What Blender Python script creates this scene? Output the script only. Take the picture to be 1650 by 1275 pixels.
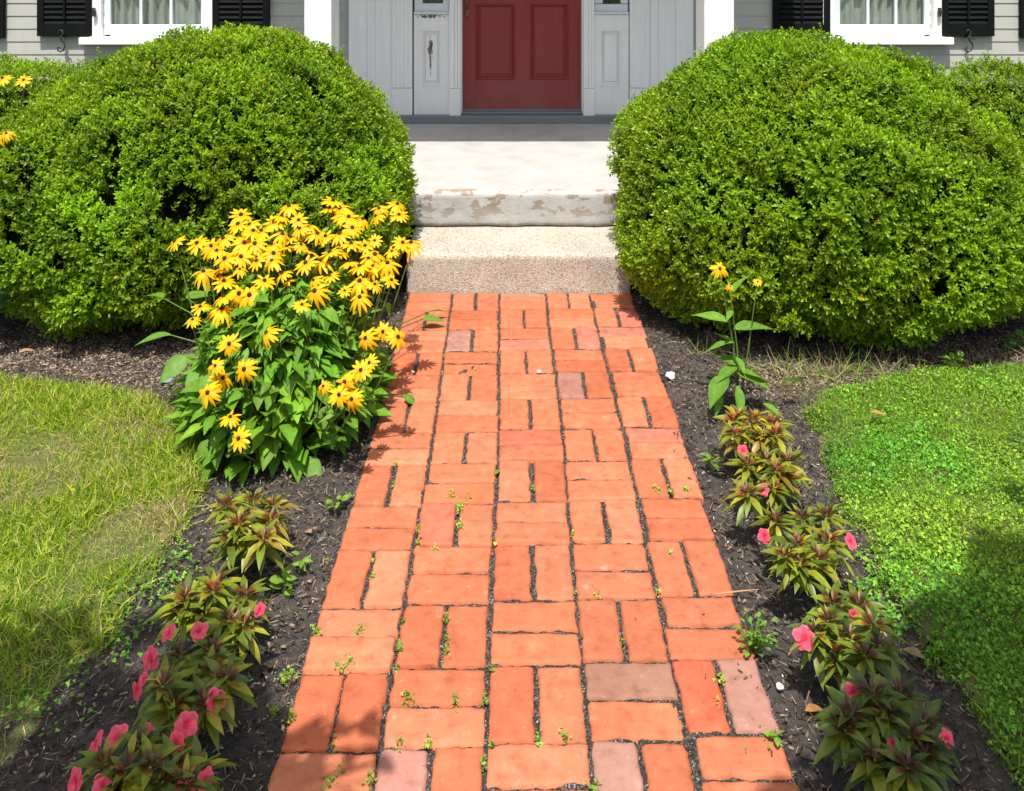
import bpy, bmesh, math, random
import numpy as np
from mathutils import Vector, Matrix, noise as mnoise

# ------------------------------------------------------------------ camera, sky, sun
for o in list(bpy.data.objects): bpy.data.objects.remove(o)
S = bpy.context.scene
COL = S.collection
R = math.radians
rng = np.random.default_rng(7)
random.seed(7)
F = 1500.0; HC = 1.70; VX, VY = 823.0, -101.0       # focal length in photo pixels, eye height, vanishing point

cam = bpy.data.cameras.new('camera'); co = bpy.data.objects.new('camera', cam); COL.objects.link(co)
co.location = (0, 0, HC); co.rotation_euler = (R(90), 0, 0)
cam.sensor_width = 36; cam.lens = F/1650*36
cam.shift_y = -(637.5-VY)/1650; cam.shift_x = (825-VX)/1650
cam.clip_start = 0.05; cam.clip_end = 600
S.camera = co
SUN = Vector((-0.05, -0.42, 1.0)).normalized()       # towards the sun
el = math.asin(SUN.z)
sl = bpy.data.lights.new('sun', 'SUN'); sl.energy = 4.15; sl.angle = R(0.53); sl.color = (1, .965, .91)
so = bpy.data.objects.new('sun', sl); COL.objects.link(so)
so.rotation_euler = SUN.to_track_quat('Z', 'Y').to_euler(); so.location = (-2, -4, 8)
W = bpy.data.worlds.new('World'); S.world = W; W.use_nodes = True
wn = W.node_tree; wn.nodes.clear()
sky = wn.nodes.new('ShaderNodeTexSky'); sky.sky_type = 'NISHITA'; sky.sun_disc = False; sky.air_density = 1.0; sky.dust_density = 3.5; sky.ozone_density = 0.5
sky.sun_elevation = el; sky.sun_rotation = math.atan2(SUN.x, SUN.y)
bg = wn.nodes.new('ShaderNodeBackground'); bg.inputs[1].default_value = 0.118
wo = wn.nodes.new('ShaderNodeOutputWorld')
wn.links.new(sky.outputs[0], bg.inputs[0]); wn.links.new(bg.outputs[0], wo.inputs[0])
S.view_settings.view_transform = 'Standard'; S.view_settings.look = 'None'
S.view_settings.gamma = 1; S.view_settings.exposure = 0.60
S.render.engine = 'CYCLES'
S.cycles.transparent_max_bounces = 8; S.cycles.max_bounces = 6

def wp(px, py, Y):                                    # a photo pixel at distance Y
    return np.array([(px-VX)/F*Y, Y, HC-(py-VY)/F*Y])
def gp(px, py, z=0.0):                                # a photo pixel at height z
    Y = (HC-z)*F/(py-VY)
    return np.array([(px-VX)/F*Y, Y, z])

# ------------------------------------------------------------------ tags
def tag(o, label=None, cat=None, group=None, kind=None):
    if label: o['label'] = label
    if cat: o['category'] = cat
    if group: o['group'] = group
    if kind: o['kind'] = kind
    return o
def empty(name, loc, label, cat, group=None):
    o = bpy.data.objects.new(name, None); COL.objects.link(o); o.location = loc
    o.empty_display_size = .05
    return tag(o, label, cat, group)
def link(name, me, parent=None):
    o = bpy.data.objects.new(name, me); COL.objects.link(o)
    if parent is not None:
        o.parent = parent
        o.matrix_parent_inverse = Matrix.Translation(parent_world(parent)).inverted()
    return o
def parent_world(p):
    v = Vector((0, 0, 0))
    if p.parent is None: return p.location.copy()
    return Vector((0, 0, 0)) if p.type == 'MESH' else p.location.copy()

# ------------------------------------------------------------------ numpy noise
_perm = rng.permutation(256).astype(np.int64); _perm = np.concatenate([_perm, _perm])
_val = rng.random(256)
def vnoise(p):
    p = np.asarray(p, float); i = np.floor(p).astype(np.int64); f = p-i; f = f*f*(3-2*f); i &= 255
    out = 0
    for dx in (0, 1):
        for dy in (0, 1):
            for dz in (0, 1):
                h = _perm[(_perm[(_perm[(i[..., 0]+dx) & 255]+i[..., 1]+dy) & 255]+i[..., 2]+dz) & 255]
                w = (f[..., 0] if dx else 1-f[..., 0])*(f[..., 1] if dy else 1-f[..., 1])*(f[..., 2] if dz else 1-f[..., 2])
                out = out+w*_val[h]
    return out*2-1
def fbm(p, o=3):
    s = 0; a = 1
    for k in range(o):
        s = s+a*vnoise(np.asarray(p)*2**k+17.3*k); a *= .5
    return s

# ------------------------------------------------------------------ materials
def nmat(name):
    m = bpy.data.materials.new(name); m.use_nodes = True
    nt = m.node_tree; b = nt.nodes['Principled BSDF']
    return m, nt, b
def N(nt, t, **kw):
    n = nt.nodes.new(t)
    for k, v in kw.items():
        if k.startswith('i_'):
            n.inputs[k[2:].replace('_', ' ')].default_value = v
        else: setattr(n, k, v)
    return n
def ramp(nt, fac, stops):
    r = nt.nodes.new('ShaderNodeValToRGB'); e = r.color_ramp.elements
    e[0].position = stops[0][0]; e[0].color = (*stops[0][1], 1)
    e[1].position = stops[-1][0]; e[1].color = (*stops[-1][1], 1)
    for p, c in stops[1:-1]:
        x = e.new(p); x.color = (*c, 1)
    nt.links.new(fac, r.inputs[0]); return r.outputs[0]
def mixc(nt, f, a, b, mode='MIX'):
    m = nt.nodes.new('ShaderNodeMix'); m.data_type = 'RGBA'; m.blend_type = mode
    for i, v in ((0, f), (6, a), (7, b)):
        if hasattr(v, 'links') or isinstance(v, bpy.types.NodeSocket): nt.links.new(v, m.inputs[i])
        else: m.inputs[i].default_value = v if i == 0 else (*v, 1)
    return m.outputs[2]
def coord(nt):
    return nt.nodes.new('ShaderNodeTexCoord').outputs['Object']
def noise_t(nt, scale, detail=4, rough=.55, vec=None, dist=0):
    n = N(nt, 'ShaderNodeTexNoise'); n.inputs['Scale'].default_value = scale
    n.inputs['Detail'].default_value = detail; n.inputs['Roughness'].default_value = rough
    n.inputs['Distortion'].default_value = dist
    nt.links.new(vec if vec is not None else coord(nt), n.inputs['Vector']); return n.outputs[0]
def bump(nt, b, h, strength=.3, dist=.01):
    n = N(nt, 'ShaderNodeBump'); n.inputs['Strength'].default_value = strength; n.inputs['Distance'].default_value = dist
    nt.links.new(h, n.inputs['Height']); nt.links.new(n.outputs[0], b.inputs['Normal'])
def math_n(nt, op, a, b=None, clamp=False):
    n = N(nt, 'ShaderNodeMath', operation=op, use_clamp=clamp)
    for i, v in ((0, a), (1, b)):
        if v is None: continue
        if isinstance(v, bpy.types.NodeSocket): nt.links.new(v, n.inputs[i])
        else: n.inputs[i].default_value = v
    return n.outputs[0]
def stretch(nt, s):
    m = N(nt, 'ShaderNodeMapping'); m.inputs['Scale'].default_value = s
    nt.links.new(coord(nt), m.inputs['Vector']); return m.outputs[0]
def maprange(nt, v, a, b):
    n = N(nt, 'ShaderNodeMapRange'); n.inputs[1].default_value = a; n.inputs[2].default_value = b
    nt.links.new(v, n.inputs[0]); return n.outputs[0]

def mat_leaf(name, rough=.42, trans=.28, tcol=(1.25, 1.5, .5), spec=.5, nscale=0):
    m, nt, b = nmat(name)
    a = N(nt, 'ShaderNodeAttribute', attribute_name='Col'); c = a.outputs['Color']
    if nscale:
        c = mixc(nt, 1.0, c, ramp(nt, noise_t(nt, nscale, 3), [(.3, (.75, .78, .7)), (.7, (1.15, 1.15, 1.1))]), 'MULTIPLY')
    nt.links.new(c, b.inputs['Base Color']); b.inputs['Roughness'].default_value = rough
    b.inputs['Specular IOR Level'].default_value = spec
    if trans > 0:
        t = N(nt, 'ShaderNodeBsdfTranslucent')
        nt.links.new(mixc(nt, 1.0, c, tcol, 'MULTIPLY'), t.inputs[0])
        mx = N(nt, 'ShaderNodeMixShader'); mx.inputs[0].default_value = trans
        out = nt.nodes['Material Output']
        nt.links.new(b.outputs[0], mx.inputs[1]); nt.links.new(t.outputs[0], mx.inputs[2]); nt.links.new(mx.outputs[0], out.inputs[0])
    return m
def mat_plain(name, col, rough=.6, nscale=8, var=.12, bstr=0.0, bscale=60, metal=0):
    m, nt, b = nmat(name)
    lo = tuple(c*(1-var) for c in col); hi = tuple(min(1, c*(1+var)) for c in col)
    nt.links.new(ramp(nt, noise_t(nt, nscale, 5), [(.3, lo), (.7, hi)]), b.inputs['Base Color'])
    b.inputs['Roughness'].default_value = rough; b.inputs['Metallic'].default_value = metal
    if bstr: bump(nt, b, noise_t(nt, bscale, 4), bstr, .004)
    return m

M = {}
M['box_leaf'] = mat_leaf('boxwood leaf', .40, .34, (1.5, 1.5, .5), .4)
M['leaf'] = mat_leaf('broad leaf', .55, .28, (1.4, 1.5, .4), .25, 60)
M['imp_leaf'] = mat_leaf('impatiens leaf', .42, .22, (1.4, 1.5, .5), .4, 70)
M['grass'] = mat_leaf('grass blade', .5, .32, (1.4, 1.4, .6), .3)
M['clover'] = mat_leaf('clover leaf', .5, .25, (1.3, 1.5, .5), .3)
M['yellow'] = mat_leaf('yellow petal', .5, .30, (1.1, .95, .5), .25)
M['pink'] = mat_leaf('pink petal', .5, .30, (1.1, .7, .8), .3)
M['seedhead'] = mat_plain('flower centre', (.035, .016, .010), .8, 500, .5, .8, 900)
M['stem'] = mat_plain('green stem', (.10, .17, .03), .5, 40, .3)
M['twig'] = mat_plain('woody twig', (.09, .065, .045), .85, 30, .35, .5, 80)
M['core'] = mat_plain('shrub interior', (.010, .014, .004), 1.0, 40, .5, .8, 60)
M['black'] = mat_plain('black shutter paint', (.0055, .007, .0065), .7, 12, .35, .25, 90)
M['iron'] = mat_plain('wrought iron', (.03, .03, .03), .5, 60, .3, .4, 200)
M['bronze'] = mat_plain('aged brass', (.22, .17, .10), .38, 60, .3, .3, 200, .8)
M['dryleaf'] = mat_plain('dry leaf', (.42, .22, .10), .7, 60, .35, .3, 90)
M['stone'] = mat_plain('pale stone', (.68, .66, .62), .8, 40, .12, .6, 90)
M['shingle'] = mat_plain('roof shingle', (.07, .07, .075), .9, 14, .3, .6, 40)
M['interior'] = mat_plain('room interior', (.12, .11, .10), .9, 4, .1)
M['mulch'] = mat_leaf('mulch chip', .85, 0, spec=.2, nscale=120)

def mat_paint(name, col, grime=(.45, .46, .44), peel=None, rough=.5):
    """brushed exterior paint: fine vertical brush grain, faint grime; peel = list of (x, z, rx, rz) weathered spots"""
    m, nt, b = nmat(name)
    g = noise_t(nt, 1.0, 5, .6, stretch(nt, (28, 28, 2.2)))
    n2 = noise_t(nt, 3.5, 5, .6)
    lo = tuple(c*.94 for c in col)
    c = ramp(nt, g, [(.3, lo), (.65, col)])
    c = mixc(nt, math_n(nt, 'MULTIPLY', maprange(nt, n2, .5, .8), .14), c, grime)
    if peel:
        co_ = coord(nt); sx = N(nt, 'ShaderNodeSeparateXYZ'); nt.links.new(co_, sx.inputs[0])
        crack = noise_t(nt, 1, 6, .75, stretch(nt, (95, 95, 40)), .6)
        tot = None
        for (x, z, rx, rz) in peel:
            dx = math_n(nt, 'DIVIDE', math_n(nt, 'SUBTRACT', sx.outputs[0], x), rx)
            dz = math_n(nt, 'DIVIDE', math_n(nt, 'SUBTRACT', sx.outputs[2], z), rz)
            d = math_n(nt, 'ADD', math_n(nt, 'POWER', math_n(nt, 'ABSOLUTE', dx), 2.0), math_n(nt, 'POWER', math_n(nt, 'ABSOLUTE', dz), 2.0))
            w = math_n(nt, 'SUBTRACT', 1.0, d, True)
            tot = w if tot is None else math_n(nt, 'MAXIMUM', tot, w)
        v = math_n(nt, 'ADD', crack, math_n(nt, 'MULTIPLY', tot, .30))
        msk = math_n(nt, 'MULTIPLY', maprange(nt, v, .70, .74), math_n(nt, 'GREATER_THAN', tot, .02))
        c = mixc(nt, msk, c, (.09, .075, .055))
    nt.links.new(c, b.inputs['Base Color']); b.inputs['Roughness'].default_value = rough
    bump(nt, b, g, .25, .002)
    return m
M['white'] = mat_paint('white trim paint', (.90, .90, .88))
M['siding'] = mat_paint('grey clapboard paint', (.46, .46, .41), (.36, .35, .30))
M['bluegrey'] = mat_paint('grey threshold paint', (.20, .22, .23), (.10, .10, .09), rough=.6)
M['sash'] = mat_paint('sash paint', (.72, .76, .80))

def mat_door():
    m, nt, b = nmat('red door paint')
    co_ = coord(nt); sx = N(nt, 'ShaderNodeSeparateXYZ'); nt.links.new(co_, sx.inputs[0])
    g = noise_t(nt, 1, 5, .6, stretch(nt, (30, 30, 3)))
    c = ramp(nt, g, [(.3, (.245, .026, .026)), (.7, (.29, .034, .033))])
    n2 = noise_t(nt, 4, 6, .65)
    low = math_n(nt, 'MULTIPLY', math_n(nt, 'SUBTRACT', 1.0, maprange(nt, sx.outputs[2], .44, .72)), maprange(nt, n2, .3, .6))
    c = mixc(nt, math_n(nt, 'MULTIPLY', low, .85), c, (.30, .105, .085))        # faded, dusty paint near the sill
    nt.links.new(c, b.inputs['Base Color']); b.inputs['Roughness'].default_value = .45
    bump(nt, b, g, .2, .002); return m
M['red'] = mat_door()

def mat_brick():
    m, nt, b = nmat('clay paving brick')
    a = N(nt, 'ShaderNodeAttribute', attribute_name='Col')
    n1 = noise_t(nt, 26, 6, .6); n2 = noise_t(nt, 85, 3, .6); n3 = noise_t(nt, 7, 4)
    c = mixc(nt, 1.0, a.outputs['Color'], ramp(nt, n1, [(.3, (.72, .64, .60)), (.45, (.93, .90, .88)), (.6, (1, 1, 1)), (.75, (1.08, 1.25, 1.35))]), 'MULTIPLY')
    c = mixc(nt, 1.0, c, ramp(nt, n3, [(.3, (.88, .82, .80)), (.7, (1.05, 1.07, 1.08))]), 'MULTIPLY')
    sp = maprange(nt, n2, .68, .72)
    c = mixc(nt, math_n(nt, 'MULTIPLY', sp, .35), c, (.62, .42, .32))
    dk = maprange(nt, noise_t(nt, 62, 3, .5), .69, .73)
    c = mixc(nt, math_n(nt, 'MULTIPLY', dk, .6), c, (.16, .07, .04))
    lime = math_n(nt, 'MULTIPLY', maprange(nt, noise_t(nt, 13, 8, .75), .60, .72), maprange(nt, noise_t(nt, 60, 5, .7), .42, .6))
    c = mixc(nt, math_n(nt, 'MULTIPLY', lime, .45), c, (.62, .50, .42))          # lime bloom
    grime = math_n(nt, 'MULTIPLY', maprange(nt, noise_t(nt, 5.5, 7, .7), .58, .75), maprange(nt, noise_t(nt, 75, 4, .7), .4, .6))
    c = mixc(nt, math_n(nt, 'MULTIPLY', grime, .55), c, (.20, .12, .08))
    nt.links.new(c, b.inputs['Base Color']); b.inputs['Roughness'].default_value = .85
    b.inputs['Specular IOR Level'].default_value = .25
    h = math_n(nt, 'ADD', math_n(nt, 'MULTIPLY', n1, 1.0), math_n(nt, 'MULTIPLY', n2, .35))
    bump(nt, b, h, .6, .004); return m
M['brick'] = mat_brick()

def mat_granite():
    m, nt, b = nmat('pink grey granite')
    v = N(nt, 'ShaderNodeTexVoronoi'); v.inputs['Scale'].default_value = 230; nt.links.new(coord(nt), v.inputs['Vector'])
    c = ramp(nt, v.outputs['Color'], [(.08, (.13, .115, .10)), (.25, (.33, .30, .25)), (.5, (.45, .41, .345)), (.75, (.52, .48, .42)), (.95, (.66, .64, .60))])
    c = mixc(nt, 1.0, c, ramp(nt, noise_t(nt, 5, 5), [(.3, (.86, .84, .80)), (.7, (1.08, 1.06, 1.03))]), 'MULTIPLY')
    nt.links.new(c, b.inputs['Base Color']); b.inputs['Roughness'].default_value = .8
    bump(nt, b, noise_t(nt, 120, 5, .7), .7, .006); return m
M['granite'] = mat_granite()

def mat_slab():
    m, nt, b = nmat('worn white painted concrete')
    co_ = coord(nt); sx = N(nt, 'ShaderNodeSeparateXYZ'); nt.links.new(co_, sx.inputs[0])
    base = ramp(nt, noise_t(nt, 6, 7, .65), [(.3, (.36, .35, .33)), (.5, (.42, .41, .39)), (.7, (.46, .45, .43))])
    base = mixc(nt, math_n(nt, 'MULTIPLY', maprange(nt, noise_t(nt, 1, 4, .6, stretch(nt, (12, 60, 10))), .58, .66), .22), base, (.45, .41, .34))
    patch = noise_t(nt, 1.0, 6, .62, stretch(nt, (9, 9, 17)), .3)
    front = math_n(nt, 'MULTIPLY', math_n(nt, 'LESS_THAN', sx.outputs[1], 4.915), maprange(nt, sx.outputs[2], .16, .30))
    pm = math_n(nt, 'MULTIPLY', maprange(nt, patch, .535, .548), front)
    c = mixc(nt, math_n(nt, 'MULTIPLY', pm, .95), base, (.27, .215, .15))
    lowm = math_n(nt, 'MULTIPLY', math_n(nt, 'SUBTRACT', 1.0, maprange(nt, sx.outputs[2], .178, .222)), maprange(nt, noise_t(nt, 22, 6, .7), .38, .50))
    c = mixc(nt, math_n(nt, 'MULTIPLY', lowm, .85), c, (.13, .11, .06))
    nt.links.new(c, b.inputs['Base Color']); b.inputs['Roughness'].default_value = .75
    h = math_n(nt, 'SUBTRACT', noise_t(nt, 45, 6, .65), math_n(nt, 'MULTIPLY', pm, .8))
    bump(nt, b, h, .45, .006); return m
M['slab'] = mat_slab()

def mat_soil():
    m, nt, b = nmat('garden soil')
    n1 = noise_t(nt, 45, 8, .75); n2 = noise_t(nt, 3.2, 4, .6)
    c = ramp(nt, n1, [(.3, (.026, .022, .019)), (.5, (.07, .058, .049)), (.68, (.14, .115, .095)), (.85, (.28, .24, .20))])
    c = mixc(nt, math_n(nt, 'MULTIPLY', maprange(nt, n2, .48, .7), .6), c, (.15, .12, .095))
    nt.links.new(c, b.inputs['Base Color']); b.inputs['Roughness'].default_value = .95
    bump(nt, b, n1, 1.0, .02); return m
M['soil'] = mat_soil()
def mat_turf():
    m, nt, b = nmat('turf thatch')
    c = ramp(nt, noise_t(nt, 30, 8, .7), [(.3, (.05, .055, .015)), (.55, (.14, .16, .04)), (.8, (.32, .27, .12))])
    nt.links.new(c, b.inputs['Base Color']); b.inputs['Roughness'].default_value = .95
    bump(nt, b, noise_t(nt, 90, 5), 1.0, .02); return m
M['turf'] = mat_turf()
M['black'].node_tree.nodes['Principled BSDF'].inputs['Specular IOR Level'].default_value = .12
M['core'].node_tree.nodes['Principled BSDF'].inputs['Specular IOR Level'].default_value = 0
def mat_glass():
    m, nt, b = nmat('window glass')
    t = N(nt, 'ShaderNodeBsdfTransparent'); g = N(nt, 'ShaderNodeBsdfGlossy'); g.inputs['Roughness'].default_value = .03
    t.inputs[0].default_value = (.88, .92, .90, 1)
    f = N(nt, 'ShaderNodeLayerWeight'); f.inputs[0].default_value = .5
    bp = N(nt, 'ShaderNodeBump'); bp.inputs['Strength'].default_value = .08; bp.inputs['Distance'].default_value = .01
    nt.links.new(noise_t(nt, 6, 2), bp.inputs['Height']); nt.links.new(bp.outputs[0], g.inputs['Normal'])
    mx = N(nt, 'ShaderNodeMixShader')
    nt.links.new(math_n(nt, 'ADD', math_n(nt, 'MULTIPLY', math_n(nt, 'POWER', f.outputs[1], 4.0), .8), .05), mx.inputs[0])
    nt.links.new(t.outputs[0], mx.inputs[1]); nt.links.new(g.outputs[0], mx.inputs[2])
    nt.links.new(mx.outputs[0], nt.nodes['Material Output'].inputs[0]); return m
M['glass'] = mat_glass()
M['curtain'] = mat_plain('sheer curtain', (.50, .49, .46), .9, 6, .12)
M['lace'] = mat_plain('dark patterned curtain', (.06, .075, .08), .9, 90, .8)

# ------------------------------------------------------------------ mesh builders
def np_mesh(name, V, Fq, col=None, mat=None, smooth=False):
    """V (n,3), Fq (m,k) faces of k corners (or list of such arrays), col (n,3)"""
    me = bpy.data.meshes.new(name)
    Fs = Fq if isinstance(Fq, list) else [Fq]
    loops = np.concatenate([f.ravel() for f in Fs]).astype(np.int32)
    tot = np.concatenate([np.full(len(f), f.shape[1]) for f in Fs]).astype(np.int32)
    start = np.concatenate([[0], np.cumsum(tot)[:-1]]).astype(np.int32)
    me.vertices.add(len(V)); me.vertices.foreach_set('co', np.asarray(V, np.float32).ravel())
    me.loops.add(len(loops)); me.loops.foreach_set('vertex_index', loops)
    me.polygons.add(len(tot)); me.polygons.foreach_set('loop_start', start); me.polygons.foreach_set('loop_total', tot)
    if smooth: me.polygons.foreach_set('use_smooth', np.ones(len(tot), bool))
    me.update(calc_edges=True)
    if col is not None:
        a = me.color_attributes.new('Col', 'FLOAT_COLOR', 'POINT')
        c = np.ones((len(V), 4), np.float32); c[:, :3] = np.clip(col, 0, 1); a.data.foreach_set('color', c.ravel())
    if mat: me.materials.append(mat)
    return me
class Pile:
    """collects templated copies (vertices, quads, colours)"""
    def __init__(s): s.V = []; s.F = []; s.C = []; s.n = 0
    def add(s, V, Fq, C):
        s.V.append(V); s.F.append(Fq+s.n); s.C.append(np.broadcast_to(C, V.shape)); s.n += len(V)
    def inst(s, tV, tF, tC, pos, rot, scale, tint):
        n, k = len(pos), len(tV)
        if n == 0: return
        V = np.einsum('nij,kj->nki', rot, tV)*np.reshape(scale, (-1, 1, 1))+pos[:, None, :]
        Fq = (tF[None]+(np.arange(n)*k)[:, None, None]).reshape(-1, tF.shape[1])
        C = tC[None]*tint[:, None, :]
        s.add(V.reshape(-1, 3), Fq, C.reshape(-1, 3))
    def mesh(s, name, mat, smooth=False):
        return np_mesh(name, np.concatenate(s.V), np.concatenate(s.F), np.concatenate(s.C), mat, smooth)
def norm(a): return a/np.maximum(np.linalg.norm(a, axis=-1, keepdims=True), 1e-9)
def frames(axis, up=None, spin=None):
    """rotation matrices whose local +Z is the axis; local +X turned by a random spin, or kept near `up`"""
    axis = norm(axis); n = len(axis)
    ref = rng.normal(size=(n, 3)) if up is None else np.broadcast_to(up, (n, 3))
    x = norm(ref-axis*(ref*axis).sum(1, keepdims=True)); y = np.cross(axis, x)
    return np.stack([x, y, axis], axis=2)
def leaf_t(L, w, prof, fold=.25, curl=0.0, wave=0.0, ns=None):
    """leaf along +Y, normal +Z, folded on its midrib. prof: half-width (0..1) at each station"""
    n = len(prof); V = []; 
    for i, p in enumerate(prof):
        t = i/(n-1); y = L*t; z = -curl*L*t*t
        hw = w*p/2; zz = hw*fold+wave*L*math.sin(t*9)*(p)
        V += [(-hw, y, z+zz), (0, y, z), (hw, y, z+hw*fold-wave*L*math.sin(t*9)*p)]
    Fq = []
    for i in range(n-1):
        a = 3*i
        Fq += [(a, a+1, a+4, a+3), (a+1, a+2, a+5, a+4)]
    return np.array(V, float), np.array(Fq)
def rotx(a): c, s = math.cos(a), math.sin(a); return np.array([[1, 0, 0], [0, c, -s], [0, s, c]])
def rotz(a): c, s = math.cos(a), math.sin(a); return np.array([[c, -s, 0], [s, c, 0], [0, 0, 1]])

class MB:
    """boxes, prisms and tubes into one mesh"""
    def __init__(s): s.bm = bmesh.new()
    def box(s, x0, x1, y0, y1, z0, z1, bev=0):
        r = bmesh.ops.create_cube(s.bm, size=1); vs = r['verts']
        for v in vs:
            v.co = Vector(((x0+x1)/2+v.co.x*(x1-x0), (y0+y1)/2+v.co.y*(y1-y0), (z0+z1)/2+v.co.z*(z1-z0)))
        if bev:
            es = list({e for v in vs for e in v.link_edges})
            bmesh.ops.bevel(s.bm, geom=es, offset=bev, segments=2, affect='EDGES', profile=.5)
        return s
    def prism(s, pts, x0, x1):
        """polygon in (y,z) swept from x0 to x1"""
        a = [s.bm.verts.new((x0, y, z)) for y, z in pts]; b = [s.bm.verts.new((x1, y, z)) for y, z in pts]
        n = len(pts)
        s.bm.faces.new(a); s.bm.faces.new(b[::-1])
        for i in range(n): s.bm.faces.new((a[i], b[i], b[(i+1) % n], a[(i+1) % n]))
        return s
    def tube(s, pts, r, seg=8):
        pts = [Vector(p) for p in pts]; rs = r if isinstance(r, (list, tuple)) else [r]*len(pts)
        rings = []
        prev = None
        for i, p in enumerate(pts):
            d = (pts[min(i+1, len(pts)-1)]-pts[max(i-1, 0)]).normalized()
            u = d.orthogonal().normalized() if prev is None else (prev-d*prev.dot(d)).normalized()
            prev = u; v = d.cross(u)
            rings.append([s.bm.verts.new(p+(u*math.cos(t)+v*math.sin(t))*rs[i]) for t in [2*math.pi*k/seg for k in range(seg)]])
        for a, b in zip(rings, rings[1:]):
            for k in range(seg): s.bm.faces.new((a[k], a[(k+1) % seg], b[(k+1) % seg], b[k]))
        s.bm.faces.new(rings[0][::-1]); s.bm.faces.new(rings[-1])
        return s
    def build(s, name, mat, parent=None, smooth=False):
        bmesh.ops.recalc_face_normals(s.bm, faces=s.bm.faces)
        me = bpy.data.meshes.new(name); s.bm.to_mesh(me); s.bm.free(); me.materials.append(mat)
        if smooth:
            for p in me.polygons: p.use_smooth = True
        return link(name, me, parent)

# ------------------------------------------------------------------ ground, beds, lawns
PL = np.array([(-9, -3), (-1.03, -3), (-1.02, 1.5), (-1.03, 1.85), (-1.01, 1.99), (-.985, 2.2), (-.965, 2.4), (-.94, 2.6), (-.96, 2.86), (-1.07, 3.265), (-1.37, 3.465), (-1.98, 3.61), (-9, 3.9)])
PR = np.array([(9, -3), (1.02, -3), (1.03, 1.5), (1.02, 1.87), (1.006, 2.02), (1.0, 2.215), (.989, 2.40), (.978, 2.68), (1.0, 3.03), (1.05, 3.307), (1.19, 3.50), (1.52, 3.63), (2.03, 3.69), (9, 3.9)])
def sdist(P, xy):
    """signed distance to polygon, positive inside"""
    xy = np.asarray(xy); d = np.full(len(xy), 1e9); ins = np.zeros(len(xy), bool)
    for a, b in zip(P, np.roll(P, -1, 0)):
        ab = b-a; t = np.clip(((xy-a)@ab)/(ab@ab), 0, 1)
        d = np.minimum(d, np.linalg.norm(xy-a-t[:, None]*ab, axis=1))
        c = ((a[1] > xy[:, 1]) != (b[1] > xy[:, 1]))
        with np.errstate(divide='ignore', invalid='ignore'):
            ins ^= c & (xy[:, 0] < (b[0]-a[0])*(xy[:, 1]-a[1])/(b[1]-a[1]+1e-12)+a[0])
    return np.where(ins, d, -d)
def xy3(x, y, z=0): return np.stack([x, y, np.full_like(x, z)], -1)
def soil_z(x, y):
    z = -.018+.016*fbm(xy3(x*9, y*9, 2.2), 3)+.004*vnoise(xy3(x*50, y*50, 1))
    return z
def lawn_z(x, y, d):
    return .006+.008*vnoise(xy3(x*5, y*5, 7))-.045*np.clip(1-d/.045, 0, 1)**2
def grid(x0, x1, y0, y1, st):
    xs = np.arange(x0, x1+st/2, st); ys = np.arange(y0, y1+st/2, st)
    X, Y = np.meshgrid(xs, ys); nx = len(xs); ny = len(ys)
    i = (np.arange(ny-1)[:, None]*nx+np.arange(nx-1)[None]).ravel()
    return X.ravel(), Y.ravel(), np.stack([i, i+1, i+nx+1, i+nx], 1)
MB().box(-150, 150, -150, 150, -.5, -.08).build('ground', M['turf'])['kind'] = 'structure'
x, y, f = grid(-4.5, 4.5, -1.5, 7.0, .02)
sz = np.where((abs(x-.048) < .525) & (y < 4.9), -.06, soil_z(x, y))
o = link('garden_soil', np_mesh('garden_soil', np.stack([x, y, sz], 1), f, None, M['soil'], True)); o['kind'] = 'structure'
for P, nm in ((PL, 'left_lawn_ground'), (PR, 'right_lawn_ground')):
    if P is PL: x, y, f = grid(-4.5, -.9, -1.5, 4.0, .02)
    else: x, y, f = grid(.9, 4.5, -1.5, 4.0, .02)
    xw = x+.012*vnoise(xy3(x*14, y*14, 3)); d = sdist(P, np.stack([xw, y], 1))
    keep = (d[f] > 0).all(1)
    z = lawn_z(x, y, d)
    if P is PL: z -= .02*np.clip((2.6-y)/.6, 0, 1)*np.clip(1-d/.5, 0, 1)
    o = link(nm, np_mesh(nm, np.stack([x, y, z], 1), f[keep], None, M['turf'], True)); o['kind'] = 'structure'
    o['label'] = 'thatchy ground under the grass of the lawn'

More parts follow.
